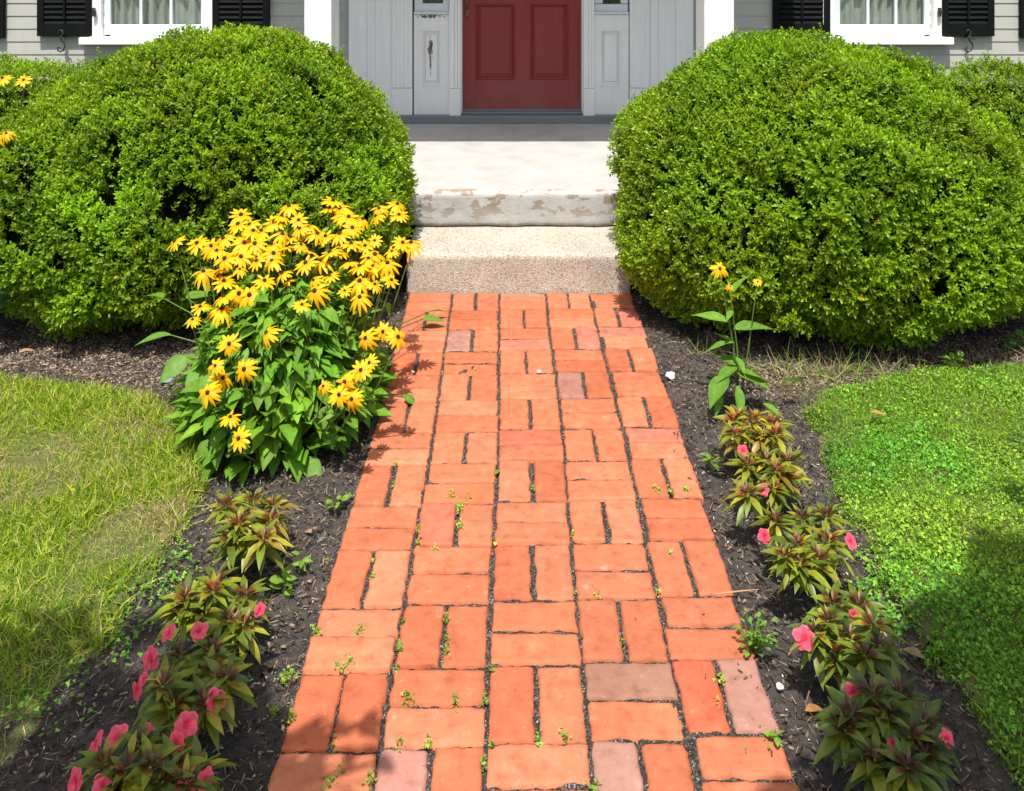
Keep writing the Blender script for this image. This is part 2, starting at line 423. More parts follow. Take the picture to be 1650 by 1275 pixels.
# brick path -------------------------------------------------------
def brick_mesh(pile, cx, cy, L, Wd, horiz, col, tilt, zoff, seed, H=.055):
    """one worn brick with wobbly rounded edges: long side L along X if horiz"""
    hx, hy = (L/2, Wd/2) if horiz else (Wd/2, L/2)
    nx, ny = max(6, int(hx*2/.009)), max(6, int(hy*2/.009))
    us = np.linspace(-1, 1, nx); vs = np.linspace(-1, 1, ny)
    # crowd the outer stations so that the arris is round
    us = np.sign(us)*(1-(1-abs(us))**1.25); vs = np.sign(vs)*(1-(1-abs(vs))**1.25)
    U, Vv = np.meshgrid(us, vs); X = U*hx; Y = Vv*hy
    rad = .0045
    ex = np.maximum(abs(X)-(hx-rad), 0); ey = np.maximum(abs(Y)-(hy-rad), 0)
    k = np.hypot(ex, ey)/rad
    s = np.where(k > 1, 1/np.maximum(k, 1), 1)
    X = np.sign(X)*(np.minimum(abs(X), hx-rad)+ex*s); Y = np.sign(Y)*(np.minimum(abs(Y), hy-rad)+ey*s)
    k = np.minimum(k, 1)
    P = np.stack([X+cx, Y+cy, np.full_like(X, seed*3.1)], -1)
    w = .0032*fbm(P*34, 3)+.0022*vnoise(P*95); edge = k**.7
    X = X+edge*np.sign(X)*w*(abs(U) > .9); Y = Y+edge*np.sign(Y)*(w+.0018*vnoise(P*130))*(abs(Vv) > .8)
    Z = -.0032*(1-np.sqrt(np.maximum(1-k**2, 0)))+.0007*fbm(P*16, 2)+.0007*vnoise(P*90)+.0005*vnoise(P*210)
    chip = np.clip(vnoise(P*32)-.35, 0, .35)*edge*.015
    Z = Z-chip+tilt[0]*X+tilt[1]*Y+zoff
    V = np.stack([X+cx, Y+cy, Z], -1).reshape(-1, 3)
    idx = np.arange(nx*ny).reshape(ny, nx)
    f = np.stack([idx[:-1, :-1], idx[:-1, 1:], idx[1:, 1:], idx[1:, :-1]], -1).reshape(-1, 4)
    ring = np.concatenate([idx[0, :-1], idx[:-1, -1], idx[-1, :0:-1], idx[:0:-1, 0]])
    B = V[ring].copy(); B[:, 2] = -H
    n0 = len(V); r2 = n0+np.arange(len(ring))
    fs = np.stack([np.roll(ring, -1), ring, r2, np.roll(r2, -1)], 1)
    pile.add(np.concatenate([V, B]), np.concatenate([f, fs]), np.array(col))
colx = [-.487, -.276, -.053, .166, .376, .582]
rows = [4.466, 4.264, 4.054, 3.840, 3.638, 3.432, 3.220, 3.025, 2.808, 2.610, 2.388, 2.178, 1.969]
while rows[-1] > -1.3: rows.append(rows[-1]-.2085)
odd = {(2, 1, 0): (.36, .18, .14), (4, 3, 0): (.34, .165, .125), (2, 3, 1): (.44, .17, .115), (2, 4, 0): (.45, .165, .11), (11, 3, 0): (.30, .155, .105),
       (11, 4, 1): (.38, .20, .155), (12, 1, 0): (.40, .19, .145), (12, 3, 0): (.38, .20, .155), (6, 4, 0): (.47, .15, .095), (2, 2, 1): (.47, .17, .11), (1, 4, 1): (.56, .16, .11),
       (8, 1, 0): (.49, .14, .078), (6, 2, 0): (.44, .125, .07), (11, 2, 0): (.55, .13, .06), (11, 4, 0): (.52, .12, .06)}
pl = Pile(); k = 0
for r_, (y1, y0) in enumerate(zip(rows, rows[1:])):
    for c in range(5):
        sk = (-.022, -.012, 0, .008, .018)[c]
        bow = .012*math.exp(-((y0-3.1)/.6)**2)
        xa, xb = colx[c]+bow, colx[c+1]+bow
        Y1, Y0 = y1+sk+random.uniform(-.003, .003), y0+sk+random.uniform(-.003, .003)
        if r_ == 0: Y1 = 4.458
        g = .011
        for h in (0, 1):
            k += 1
            col = odd.get((r_, c, h))
            if col is None:
                t = random.random(); q = random.uniform(.82, 1.06)
                col = ((.49+.035*t)*q, (.138+.055*t)*q, (.060+.042*t)*q)
            tilt = (random.gauss(0, .008), random.gauss(0, .012)); zo = random.gauss(0, .0022)
            jx, jy = random.uniform(-.002, .002), random.uniform(-.0015, .0015)
            if (r_+c) % 2 == 0:
                hh = (Y1-Y0)/2
                L = xb-xa-g+random.uniform(-.003, .004)
                if c == 4: L += random.uniform(-.02, .006)
                brick_mesh(pl, (xa+xb)/2+jx, (Y1-hh/2 if h == 0 else Y0+hh/2)+jy, L, hh-random.uniform(.0065, .010), True, col, tilt, zo, k)
            else:
                w = (xb-xa-g)/2-random.uniform(.005, .008)
                cx = xa+g/2+w/2 if h == 0 else xb-g/2-w/2
                brick_mesh(pl, cx+jx*.5, (Y0+Y1)/2+jy, (Y1-Y0)-random.uniform(.007, .012), w, False, col, tilt, zo, k)
o = link('brick_path', pl.mesh('brick_path', M['brick'], True))
tag(o, 'orange clay bricks laid in a basketweave path up to the granite step', kind='structure')
# grit in the joints
m_, nt, b = nmat('joint grit')
v = N(nt, 'ShaderNodeTexVoronoi'); v.inputs['Scale'].default_value = 260; nt.links.new(coord(nt), v.inputs['Vector'])
nt.links.new(ramp(nt, v.outputs['Color'], [(.25, (.028, .022, .018)), (.6, (.085, .068, .052)), (.82, (.24, .20, .155)), (.97, (.6, .55, .5))]), b.inputs['Base Color'])
b.inputs['Roughness'].default_value = .95; bump(nt, b, v.outputs['Distance'], 1, .01)
M['grit'] = m_
x, y, f = grid(-.49, .585, -1.3, 4.46, .01)
z = -.0085+.004*vnoise(xy3(x*60, y*60, 4))+.002*vnoise(xy3(x*12, y*12, 4))
o = link('path_grit', np_mesh('path_grit', np.stack([x, y, z], 1), f, None, M['grit'], True)); o['kind'] = 'structure'

# mulch --------------------------------------------------------------
def chip_t(L, w, h):
    V = np.array([(-L, -w*.6, 0), (L*.8, -w, 0), (L, w*.5, 0), (-L*.9, w, 0), (-L*.95, -w*.5, h), (L*.75, -w*.8, h*.7), (L*.9, w*.4, h), (-L*.85, w*.8, h*.8)])/1.0
    Fq = np.array([(4, 5, 6, 7), (0, 1, 5, 4), (1, 2, 6, 5), (2, 3, 7, 6), (3, 0, 4, 7)])
    return V*np.array([.5, .5, 1]), Fq
def in_bed(x, y):
    p = np.stack([x, y], 1)
    return (sdist(PL, p) < .03) & (sdist(PR, p) < .03) & ((abs(x-.05) > .535) | (y > 4.9))
def scatter(n, x0, x1, y0, y1): return rng.uniform(x0, x1, n), rng.uniform(y0, y1, n)
pile = Pile()
def chips(x, y, size, cols, flat=.5):
    z = soil_z(x, y)+.002+rng.uniform(-.001, .012, len(x))
    n = len(x); ax = norm(np.stack([rng.normal(0, flat, n), rng.normal(0, flat, n), np.ones(n)], 1))
    tint = cols[rng.integers(0, len(cols), n)]*rng.uniform(.6, 1.35, (n, 1))
    for t, (L, w, h) in enumerate(((1.15, .17, .10), (1.3, .10, .10), (.6, .32, .2))):
        s = slice(t, None, 3); tv, tf = chip_t(L, w, h)
        pile.inst(tv, tf, np.ones((8, 3)), np.stack([x, y, z], 1)[s], frames(ax[s]), size[s], tint[s])
x, y = scatter(150000, -2.8, 2.8, 1.3, 5.2); k = in_bed(x, y); x, y = x[k], y[k]
dark = np.array([(.050, .039, .032), (.085, .062, .048), (.14, .098, .072), (.032, .026, .022), (.24, .175, .130)])
chips(x, y, rng.uniform(.003, .024, len(x)), dark)
x, y = scatter(12000, -2.8, 2.8, 1.3, 5.2); k = in_bed(x, y) & (vnoise(xy3(x*5, y*5, 3)) > -.1); x, y = x[k], y[k]
chips(x, y, rng.uniform(.005, .014, len(x)), np.array([(.30, .24, .18), (.20, .16, .12), (.48, .42, .35)]))
x, y = scatter(900, -1.0, 1.0, 1.5, 3.4); k = in_bed(x, y); x, y = x[k], y[k]
chips(x, y, rng.uniform(.004, .010, len(x)), np.array([(.7, .68, .64), (.8, .78, .74)]))
# pale bark near the two shrubs
for cx, cy, rx, ry, n in ((1.95, 3.85, .5, .22, 3400), (-1.75, 3.85, .7, .2, 3800), (-1.2, 3.6, .4, .12, 1500), (1.1, 3.6, .25, .12, 900)):
    x = rng.normal(cx, rx*.6, n); y = rng.normal(cy, ry*.6, n); k = in_bed(x, y); x, y = x[k], y[k]
    chips(x, y, rng.uniform(.008, .02, len(x)), np.array([(.42, .31, .24), (.34, .24, .18), (.25, .18, .13), (.12, .09, .07)]))
# chips spilled over the right edge of the path
n = 110; y = rng.choice([1.5, 1.75, 1.95, 2.15, 2.35, 3.0, 3.15], n)+rng.normal(0, .06, n); x = .59-abs(rng.normal(0, .05, n)); 
zz = np.full(n, .004)
tv, tf = chip_t(1, .3, .15)
pile.inst(tv, tf, np.ones((8, 3)), np.stack([x, y, zz], 1), frames(np.tile([0, 0, 1.], (n, 1))), rng.uniform(.002, .013, n), (dark*.8)[rng.integers(0, 5, n)])
o = link('mulch', pile.mesh('mulch', M['mulch'])); tag(o, 'dark shredded bark mulch with pale chips covering the beds', 'mulch', kind='stuff')

# grass ----------------------------------------------------------------
def blade_t(bend):
    V = []; 
    for i, (t, w) in enumerate(((0, 1), (.4, .9), (.75, .6), (1, .08))):
        yb = bend*t*t; V += [(-w/2*.05, yb, t*(1-.25*bend*t)), (w/2*.05, yb, t*(1-.25*bend*t))]
    return np.array(V), np.array([(0, 1, 3, 2), (2, 3, 5, 4), (4, 5, 7, 6)])
def blades(pile, x, y, z, ln, cols, lean=.5, wid=1.0):
    n = len(x); ax = norm(np.stack([rng.normal(0, lean, n), rng.normal(0, lean, n), np.ones(n)], 1))
    tint = cols[rng.integers(0, len(cols), n)]*rng.uniform(.75, 1.25, (n, 1))
    for t, bd in enumerate((.25, .6, 1.0)):
        s = slice(t, None, 3); tv, tf = blade_t(bd); tv = tv*np.array([wid, 1, 1])
        tc = np.ones((8, 3)); 
        pile.inst(tv, tf, tc, np.stack([x, y, z], 1)[s], frames(ax[s]), ln[s], tint[s])
G_YEL = np.array([(.30, .41, .02), (.22, .37, .02), (.40, .46, .03), (.12, .24, .015), (.46, .42, .12)])
G_GRN = np.array([(.15, .31, .02), (.20, .37, .025), (.11, .24, .018)])
G_DRY = np.array([(.46, .36, .19), (.38, .30, .15), (.30, .26, .12)])
pile = Pile()
x, y = scatter(240000, -3.0, -.85, 1.3, 3.75)
d = sdist(PL, np.stack([x+.03*vnoise(xy3(x*20, y*20, 3)), y], 1))
pr = np.clip((d+.015)/.03, 0, 1)
patchy = np.clip((2.75-y)/.5, 0, 1)*np.clip(1-(d-.05)/.32, 0, 1)
pr = pr*(1-.75*patchy*np.clip(.45+.9*vnoise(xy3(x*9, y*9, 5)), .0, .92))*np.where(x < -2.2, .5, 1)
k = rng.random(len(x)) < pr; x, y, d = x[k], y[k], d[k]
dry = vnoise(xy3(x*3, y*3, 9))+.5*vnoise(xy3(x*11, y*11, 9))
ln = rng.uniform(.018, .050, len(x))*np.clip(1+.4*vnoise(xy3(x*7, y*7, 1)), .6, 1.4)
z = lawn_z(x, y, d)-.006-.02*np.clip((2.6-y)/.6, 0, 1)*np.clip(1-d/.5, 0, 1)
kd = (dry+rng.normal(0, .4, len(x))) > .45
blades(pile, x[~kd], y[~kd], z[~kd], ln[~kd], G_YEL, .9, 1.45)
blades(pile, x[kd], y[kd], z[kd], ln[kd]*.8, G_DRY*1.15, 1.0, 1.5)
o = link('left_grass', pile.mesh('left_grass', M['grass'])); tag(o, 'yellow green dry grass of the left lawn', 'grass', kind='stuff')
pile = Pile()
x, y = scatter(95000, .85, 3.0, 1.3, 3.8)
d = sdist(PR, np.stack([x+.03*vnoise(xy3(x*20, y*20, 3)), y], 1))
far = np.clip((y-2.9)/.6, 0, 1)
k = rng.random(len(x)) < np.clip((d+.01)/.02, 0, 1)*np.clip(.75+.5*vnoise(xy3(x*5, y*5, 2))+.4*far, .25, 1); x, y, d = x[k], y[k], d[k]
blades(pile, x, y, lawn_z(x, y, d)-.006, rng.uniform(.022, .048, len(x)), np.concatenate([G_GRN, G_YEL[:2]]), .7, 1.4)
o = link('right_grass', pile.mesh('right_grass', M['grass'])); tag(o, 'green grass blades between clover of the right lawn', 'grass', kind='stuff')

# clover: three round leaflets
def clover_t():
    V = []; Fq = []; C = []
    for k in range(3):
        lv, lf = leaf_t(.5, .5, (.3, 1, .45), .25, .1)
        lv = (rotz(k*2*math.pi/3)@rotx(.25)@lv.T).T
        Fq.append(lf+len(V)*9); V.append(lv)
        c = np.ones((9, 3)); c[1::3] *= 1.15; C.append(c)
    return np.concatenate(V), np.concatenate(Fq), np.concatenate(C)
cv, cf, cc = clover_t()
def clover(pile, x, y, z, size, cols, tilt=.35):
    n = len(x); ax = norm(np.stack([rng.normal(0, tilt, n), rng.normal(-.1, tilt, n), np.ones(n)], 1))
    pile.inst(cv, cf, cc, np.stack([x, y, z], 1), frames(ax), size, cols[rng.integers(0, len(cols), n)]*rng.uniform(.65, 1.25, (n, 1))*(1+.28*fbm(xy3(x*4, y*4, 40), 3))[:, None]*np.stack([1+.35*vnoise(xy3(x*3, y*3, 60)), np.ones(n), np.ones(n)], 1))
G_CLO = np.array([(.13, .30, .02), (.17, .36, .025), (.09, .22, .018), (.24, .42, .03)])
pile = Pile()
x, y = scatter(170000, .85, 3.0, 1.3, 3.8)
d = sdist(PR, np.stack([x+.03*vnoise(xy3(x*20, y*20, 3)), y], 1)); far = np.clip((y-2.9)/.6, 0, 1)
k = rng.random(len(x)) < np.clip((d+.02)/.03, 0, 1)*np.clip(1-.55*far+.3*vnoise(xy3(x*6, y*6, 12)), .1, 1)*np.where(x > 2.2, .5, 1); x, y, d = x[k], y[k], d[k]
clover(pile, x, y, lawn_z(x, y, d)+rng.uniform(.004, .028, len(x))+.010*vnoise(xy3(x*16, y*16, 3)), rng.uniform(.004, .011, len(x))*(1+.35*vnoise(xy3(x*13, y*13, 6))), G_CLO, .75)
o = link('right_clover', pile.mesh('right_clover', M['clover'])); tag(o, 'dense green clover of the right lawn', 'clover', kind='stuff')
pile = Pile()
x, y = scatter(30000, -2.2, -.7, 1.5, 3.2); d = sdist(PL, np.stack([x, y], 1))
w = np.exp(-((d-.02)/.12)**2)*np.clip((2.95-y)/.4, 0, 1)*np.clip(.1+1.1*vnoise(xy3(x*8, y*8, 21)), 0, 1)*.5
k = rng.random(len(x)) < w; x, y, d = x[k], y[k], d[k]
clover(pile, x, y, np.maximum(lawn_z(x, y, np.maximum(d, 0))-.02, soil_z(x, y))+rng.uniform(.004, .025, len(x)), rng.uniform(.007, .014, len(x)), G_CLO*.85)
# patch right of the fourth impatiens, oxalis in the bed
for px, py, r_, n in ((1415, 975, .05, 130), (1440, 1000, .04, 90), (1390, 945, .03, 50), (1300, 905, .0, 0), (250, 930, .07, 70), (290, 895, .05, 60), (80, 1110, .10, 130), (200, 1030, .06, 80), (1405, 905, .03, 50)):
    if not n: continue
    p = gp(px, py); x = rng.normal(p[0], r_*.6, n); y = rng.normal(p[1], r_*.8, n)
    clover(pile, x, y, soil_z(x, y)+rng.uniform(.005, .03, n), rng.uniform(.006, .013, n), G_CLO)
o = link('bed_clover', pile.mesh('bed_clover', M['clover'])); tag(o, 'scattered clover creeping over the bed edges', 'clover', kind='stuff')
# joint weeds
pile = Pile()
for px, py, r_, n in ((740, 820, .012, 34), (741, 850, .010, 30), (728, 800, .016, 18), (755, 803, .016, 12), (702, 888, .010, 14), (675, 875, .008, 22), (675, 855, .008, 14), (555, 1076, .020, 30), (560, 1068, .014, 16), (655, 1128, .016, 34), (720, 1000, .007, 22), (720, 1050, .009, 26), (720, 1030, .007, 14), (645, 1045, .009, 30),
                      (650, 1005, .007, 14), (640, 1080, .006, 12), (510, 1020, .016, 22), (578, 1018, .014, 16), (600, 930, .006, 8), (598, 905, .006, 6), (636, 750, .006, 8), (634, 782, .006, 8), (714, 575, .008, 12), (712, 605, .005, 6), (858, 790, .006, 10), (923, 862, .006, 10), (1163, 1095, .012, 14), (1155, 1130, .006, 5), (735, 1130, .010, 16), (780, 1128, .010, 12),
                      (793, 1080, .006, 10), (868, 1190, .010, 14), (910, 1190, .010, 16), (1060, 790, .016, 26), (1082, 794, .014, 22), (1105, 790, .012, 20), (1248, 1195, .01, 10), (530, 1265, .014, 22), (596, 1262, .014, 22), (690, 1198, .014, 20), (645, 1200, .010, 14), (780, 1235, .008, 14), (792, 1200, .007, 10), (548, 1246, .010, 12), (1025, 995, .006, 3), (1002, 1035, .005, 8),
                      (960, 1272, .01, 14), (455, 1095, .02, 34), (470, 1085, .018, 26), (440, 1150, .016, 20), (468, 1160, .016, 24), (1082, 893, .006, 6), (965, 962, .01, 8), (928, 955, .006, 6), (538, 1200, .01, 8), (1060, 958, .008, 8), (525, 908, .008, 7), (530, 815, .012, 14), (565, 800, .010, 8)):
    p = gp(px, py); n = int(n*1.3)
    x = rng.normal(p[0], r_*.45, n); y = rng.normal(p[1], min(r_, .009), n)
    clover(pile, x, y, rng.uniform(-.004, .012, n), rng.uniform(.004, .010, n), np.array([(.20, .33, .03), (.14, .28, .03), (.27, .36, .05)]), .6)
o = link('joint_weeds', pile.mesh('joint_weeds', M['clover'])); tag(o, 'tiny bright green weeds growing in the joints of the brick path', 'weeds', kind='stuff')
# dry wispy grass at the corner of the right bed
pile = Pile()
for px, py, r_, n, ln in ((1320, 600, .12, 200, .10), (1230, 600, .10, 110, .10), (1430, 600, .10, 110, .11), (1330, 650, .05, 260, .04), (1150, 560, .05, 40, .10), (1550, 580, .10, 70, .10), (1290, 625, .10, 260, .05), (340, 690, .04, 80, .07)):
    p = gp(px, py); x = rng.normal(p[0], r_, n); y = rng.normal(p[1], r_*.4, n)
    blades(pile, x, y, soil_z(x, y), rng.uniform(.5, 1.2, n)*ln, np.concatenate([G_DRY, G_DRY, G_GRN*1.2]), .8, .5)
o = link('dry_grass', pile.mesh('dry_grass', M['grass'])); tag(o, 'wispy straw coloured grass along the foot of the right shrub', 'grass', kind='stuff')

# ------------------------------------------------------------------ boxwood shrubs
def sprig_t(seed, nodes=4, leafL=.0175, stem=.034):
    r = random.Random(seed); V = []; Fq = []; C = []; n = 0
    prof = (.12, .85, .8, .1)
    def put(pos, az, elv, L, tint):
        nonlocal n
        lv, lf = leaf_t(L, L*.52, prof, .35, .1)
        Mx = rotz(az)@rotx(elv)
        lv = (Mx@lv.T).T+pos
        V.append(lv); Fq.append(lf+n); n += len(lv); C.append(np.tile(tint, (len(lv), 1)))
    for i in range(nodes):
        t = i/(nodes-1) if nodes > 1 else 1; az = i*math.pi/2+r.uniform(-.4, .4); e = .35+.65*t+r.uniform(-.15, .2)
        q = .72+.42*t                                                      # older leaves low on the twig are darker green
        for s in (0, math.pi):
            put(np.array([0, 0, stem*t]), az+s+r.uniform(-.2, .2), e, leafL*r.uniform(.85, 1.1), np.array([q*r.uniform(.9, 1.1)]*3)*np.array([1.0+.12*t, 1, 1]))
    put(np.array([0, 0, stem]), r.uniform(0, 6), 1.3, leafL*.7, np.array([1.35, 1.22, 1.0]))
    return np.concatenate(V), np.concatenate(Fq), np.concatenate(C)
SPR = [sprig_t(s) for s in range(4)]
def make_sdf(ells, hollows, amp=1.0, sd=0):
    E = [(np.array(c, float), np.array(r, float)) for c, r in ells]
    Hs = [(np.array(c, float), np.array(r, float) if np.ndim(r) else np.array([r]*3, float)) for c, r in hollows]
    def f(p, disp=True):
        d = None
        for c, r in E:
            k = np.linalg.norm((p-c)/r, axis=-1); e = (k-1)*r.min()
            if d is None: d = e
            else:
                h = np.clip(.5+.5*(d-e)/.10, 0, 1); d = d*(1-h)+e*h-.10*h*(1-h)
        if disp:
            q = p+sd
            d = d-amp*(.045*vnoise(q*2.6)+.042*vnoise(q*6.1+5)+.022*vnoise(q*13+9))
            crease = np.clip(.16-abs(vnoise(q*3.6+31)), 0, 1)/.16            # dark clefts between the clumps
            d = d+amp*.075*crease*np.clip(vnoise(q*1.7+3)+.45, 0, 1)
        for c, r in Hs:
            k = np.linalg.norm((p-c)/r, axis=-1); e = (1-k)*r.min()
            d = np.maximum(d, e)
        return d
    return f
def surf(f, c, dirs, far=2.2):
    n = len(dirs); t = np.full(n, far); hit = np.zeros(n, bool)
    tt = np.linspace(far, .05, 90); r = np.full(n, .05); prev = np.full(n, far)
    for s in tt:
        m = ~hit
        if not m.any(): break
        v = f(c+dirs[m]*s); k = v < 0; idx = np.where(m)[0][k]
        hit[idx] = True; r[idx] = s
    lo = r.copy(); hi = r+(tt[0]-tt[1])
    for _ in range(7):
        mid = (lo+hi)/2; ins = f(c+dirs*mid[:, None]) < 0
        lo = np.where(ins, mid, lo); hi = np.where(ins, hi, mid)
    return lo
def pix_hit(f, px, py):
    d = np.array([(px-VX)/F, 1.0, -(py-VY)/F]); o_ = np.array([0, 0, HC])
    for Y in np.arange(3.0, 6.5, .01):
        p = o_+d*Y
        if f(p[None], False)[0] < 0: return p
    return None
def shrub(name, label, ells, c, count, hol=(), holpix=(), sd=0.0, base=(0, 0), zmin=.03, shoots=60, tone=1.0, cull=None):
    f0 = make_sdf(ells, [], 1, sd)
    H = [(h[0], h[1]) for h in hol]
    for px, py, r in holpix:
        p = pix_hit(f0, px, py)
        if p is not None: H.append((p, r*1.0))
    f = make_sdf(ells, H, 1.0, sd)
    c = np.array(c, float)
    dirs = norm(rng.normal(size=(int(count*3.2), 3)))
    r = surf(f, c, dirs); P = c+dirs*r[:, None]
    k = P[:, 2] > zmin; dirs, r, P = dirs[k], r[k], P[k]
    e = 1e-3*10; nrm = norm(np.stack([f(P+np.eye(3)[i]*e, True)-f(P-np.eye(3)[i]*e, True) for i in range(3)], 1)+1e-9)
    w = r*r/np.clip((nrm*dirs).sum(1), .25, 1); w /= np.quantile(w, .97)
    # the side nobody can walk round to (against the house) gets fewer sprigs
    w = w*np.where((nrm[:, 1] > .35) & (nrm[:, 2] < .7), .3, 1)
    for hp, hr in H:                                                       # nothing grows inside the dark gaps
        w = w*np.where(np.linalg.norm(P-hp, axis=1) < hr*1.06, .14, 1)
    if cull is not None: w = w*cull(P)
    k = rng.random(len(w)) < w; P, nrm = P[k], nrm[k]
    if len(P) > count: P, nrm = P[:count], nrm[:count]
    n = len(P)
    root = empty(name, (base[0], base[1], 0), label, 'shrub', 'clipped boxwood shrubs in front of the house')
    pile = Pile()
    depth = rng.random(n)**1.6*.055
    P2 = P-nrm*depth[:, None]
    ax = norm(nrm*1.0+np.array([-.08, -.05, .55])+rng.normal(0, .38, (n, 3)))
    tv = .90+.28*fbm(P*5+sd, 2)
    tint = np.stack([tv*(1.0+.10*vnoise(P*3+50)), tv, tv*.9], 1)*np.clip(rng.normal(1, .14, (n, 1)), .6, 1.5)*tone
    base_col = np.array([.192, .348, .010])
    br = rng.random(n) < .003; tint[br] *= np.array([2.0, 1.15, 1.5])               # odd yellowed sprigs
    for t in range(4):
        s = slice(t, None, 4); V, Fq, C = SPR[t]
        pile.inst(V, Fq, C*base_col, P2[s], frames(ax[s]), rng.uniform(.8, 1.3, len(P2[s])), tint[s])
    # new shoots standing above the clipped face
    k = np.where((nrm[:, 2] > .35))[0]
    if shoots and len(k):
        k = rng.choice(k, shoots); V, Fq, C = sprig_t(9, 8, .018, .09)
        a2 = norm(nrm[k]*.4+np.array([0, 0, 1.0])+rng.normal(0, .2, (len(k), 3)))
        pile.inst(V, Fq, C*base_col*.9, P[k]+nrm[k]*.0, frames(a2), rng.uniform(.5, 1.0, len(k)), np.ones((len(k), 3)))
    link('foliage', pile.mesh(name+'_foliage', M['box_leaf']), root)
    # closed near-black shell behind the leaves, inner shade put into its colour
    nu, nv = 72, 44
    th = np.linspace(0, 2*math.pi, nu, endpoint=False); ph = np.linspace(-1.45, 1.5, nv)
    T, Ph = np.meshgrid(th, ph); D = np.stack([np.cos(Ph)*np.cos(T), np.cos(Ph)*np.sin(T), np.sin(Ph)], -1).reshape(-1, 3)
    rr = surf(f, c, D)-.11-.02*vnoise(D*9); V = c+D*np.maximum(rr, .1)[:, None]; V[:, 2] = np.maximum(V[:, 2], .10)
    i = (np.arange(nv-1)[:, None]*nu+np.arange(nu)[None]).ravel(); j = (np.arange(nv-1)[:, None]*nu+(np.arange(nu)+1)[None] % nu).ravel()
    link('dark_inner_shell', np_mesh(name+'_inner', V, np.stack([i, j, j+nu, i+nu], 1), None, M['core'], True), root)
    mb = MB()
    for q in range(9):
        a = q*2.4; rr_ = random.uniform(.05, .35)
        tip = c+np.array([math.cos(a)*rr_*1.2, math.sin(a)*rr_, 0]); 
        mb.tube([(base[0]+math.cos(a)*.08, base[1]+math.sin(a)*.08, -.05), (base[0]+math.cos(a)*rr_*.5, base[1]+math.sin(a)*rr_*.5, .15), tuple(tip)], [.022, .016, .008], 7)
    mb.build('trunk', M['twig'], root, True)
    return root
shrub('boxwood_shrub', 'big round clipped boxwood right of the porch steps, behind the single tall yellow flower',
      [((1.43, 4.48, .575), (.86, .80, .605)), ((1.78, 4.35, .43), (.62, .72, .47)), ((1.05, 4.25, .40), (.52, .52, .40)), ((1.5, 4.13, .36), (.80, .50, .36))], (1.46, 4.45, .45), 27000,
      holpix=[(1125, 300, .055), (1135, 313, .05), (1190, 318, .035), (1208, 325, .05), (1225, 318, .045), (1250, 312, .05), (1275, 312, .05), (1310, 345, .045), (1352, 345, .05), (1372, 350, .045), (1210, 370, .04), (1290, 118, .03), (1420, 118, .03), (1435, 130, .028), (1385, 390, .045), (1395, 420, .045), (1430, 480, .04), (1085, 415, .04), (1540, 220, .03)],
      sd=3.0, base=(1.46, 4.45), shoots=50)
shrub('boxwood_shrub', 'big round clipped boxwood left of the porch steps, behind the yellow flower clump',
      [((-1.47, 4.62, .585), (.87, .78, .61)), ((-2.05, 4.38, .42), (.62, .60, .46)), ((-1.0, 4.45, .45), (.50, .55, .42)), ((-1.55, 4.2, .35), (.5, .48, .33))], (-1.55, 4.5, .45), 28000,
      holpix=[(188, 250, .05), (185, 290, .05), (175, 320, .045), (120, 200, .04), (160, 185, .03), (350, 130, .03), (290, 325, .07), (280, 345, .06), (310, 330, .06), (270, 350, .05), (370, 370, .05), (500, 300, .05), (525, 290, .05), (510, 275, .04), (400, 290, .04), (630, 260, .04), (640, 300, .04), (45, 300, .04), (170, 400, .04), (100, 420, .04), (120, 215, .03)],
      sd=8.0, base=(-1.5, 4.5), shoots=50)
cullR = lambda P: np.where((P[:, 0] > 3.4) | (P[:, 1] > 5.9), .2, 1)
shrub('boxwood_shrub', 'low clipped boxwood hedge at the right edge, under the right window',
      [((2.75, 5.1, .42), (.95, .65, .53)), ((3.6, 5.2, .42), (.9, .6, .50))], (2.9, 5.1, .45), 21000, sd=15.0, base=(2.8, 5.1), shoots=25, cull=cullR)
cullL = lambda P: np.where((P[:, 0] < -3.5) | (P[:, 1] > 6.1), .2, 1)
shrub('boxwood_shrub', 'low clipped boxwood hedge at the left edge, under the left window',
      [((-2.95, 5.25, .44), (.95, .65, .55)), ((-3.8, 5.3, .42), (.9, .6, .53))], (-3.1, 5.2, .4), 19000, sd=21.0, base=(-3.0, 5.25), shoots=25, cull=cullL)

# ------------------------------------------------------------------ black-eyed susans
def petal_flower(nm, nP, seed, L=.036, Wd=.0115, droop=.35):
    r = random.Random(seed); V = []; Fq = []; C = []; n = 0
    for k in range(nP):
        ll = L*r.uniform(.85, 1.08)
        lv, lf = leaf_t(ll, Wd*r.uniform(.9, 1.1), (.45, .8, 1, .95, .75, .25), -.25, droop*r.uniform(.5, 1.5), .01)
        lv[:, 1] += .006
        lv = (rotz(2*math.pi*k/nP+r.uniform(-.12, .12))@rotx(r.uniform(-.25, .12))@lv.T).T
        V.append(lv); Fq.append(lf+n); n += len(lv)
        c = np.tile(np.array([.93, .53, .006]), (len(lv), 1)); c[:6] = (.85, .40, .006); c *= r.uniform(.9, 1.05); C.append(c)
    return np_mesh(nm, np.concatenate(V), np.concatenate(Fq), np.concatenate(C), M['yellow'], True)
FLW = [petal_flower('rudbeckia_petals', 12+s % 3, s, .038, .0125, .22+.27*(s % 4)) for s in range(6)]
bm = bmesh.new(); bmesh.ops.create_icosphere(bm, subdivisions=3, radius=1)
for v in bm.verts:
    v.co.z = v.co.z*.95+.25; v.co *= 1+.07*mnoise.noise(v.co*9)
    v.co *= .0074
CEN = bpy.data.meshes.new('seed_cone'); bm.to_mesh(CEN); bm.free(); CEN.materials.append(M['seedhead'])
for p in CEN.polygons: p.use_smooth = True
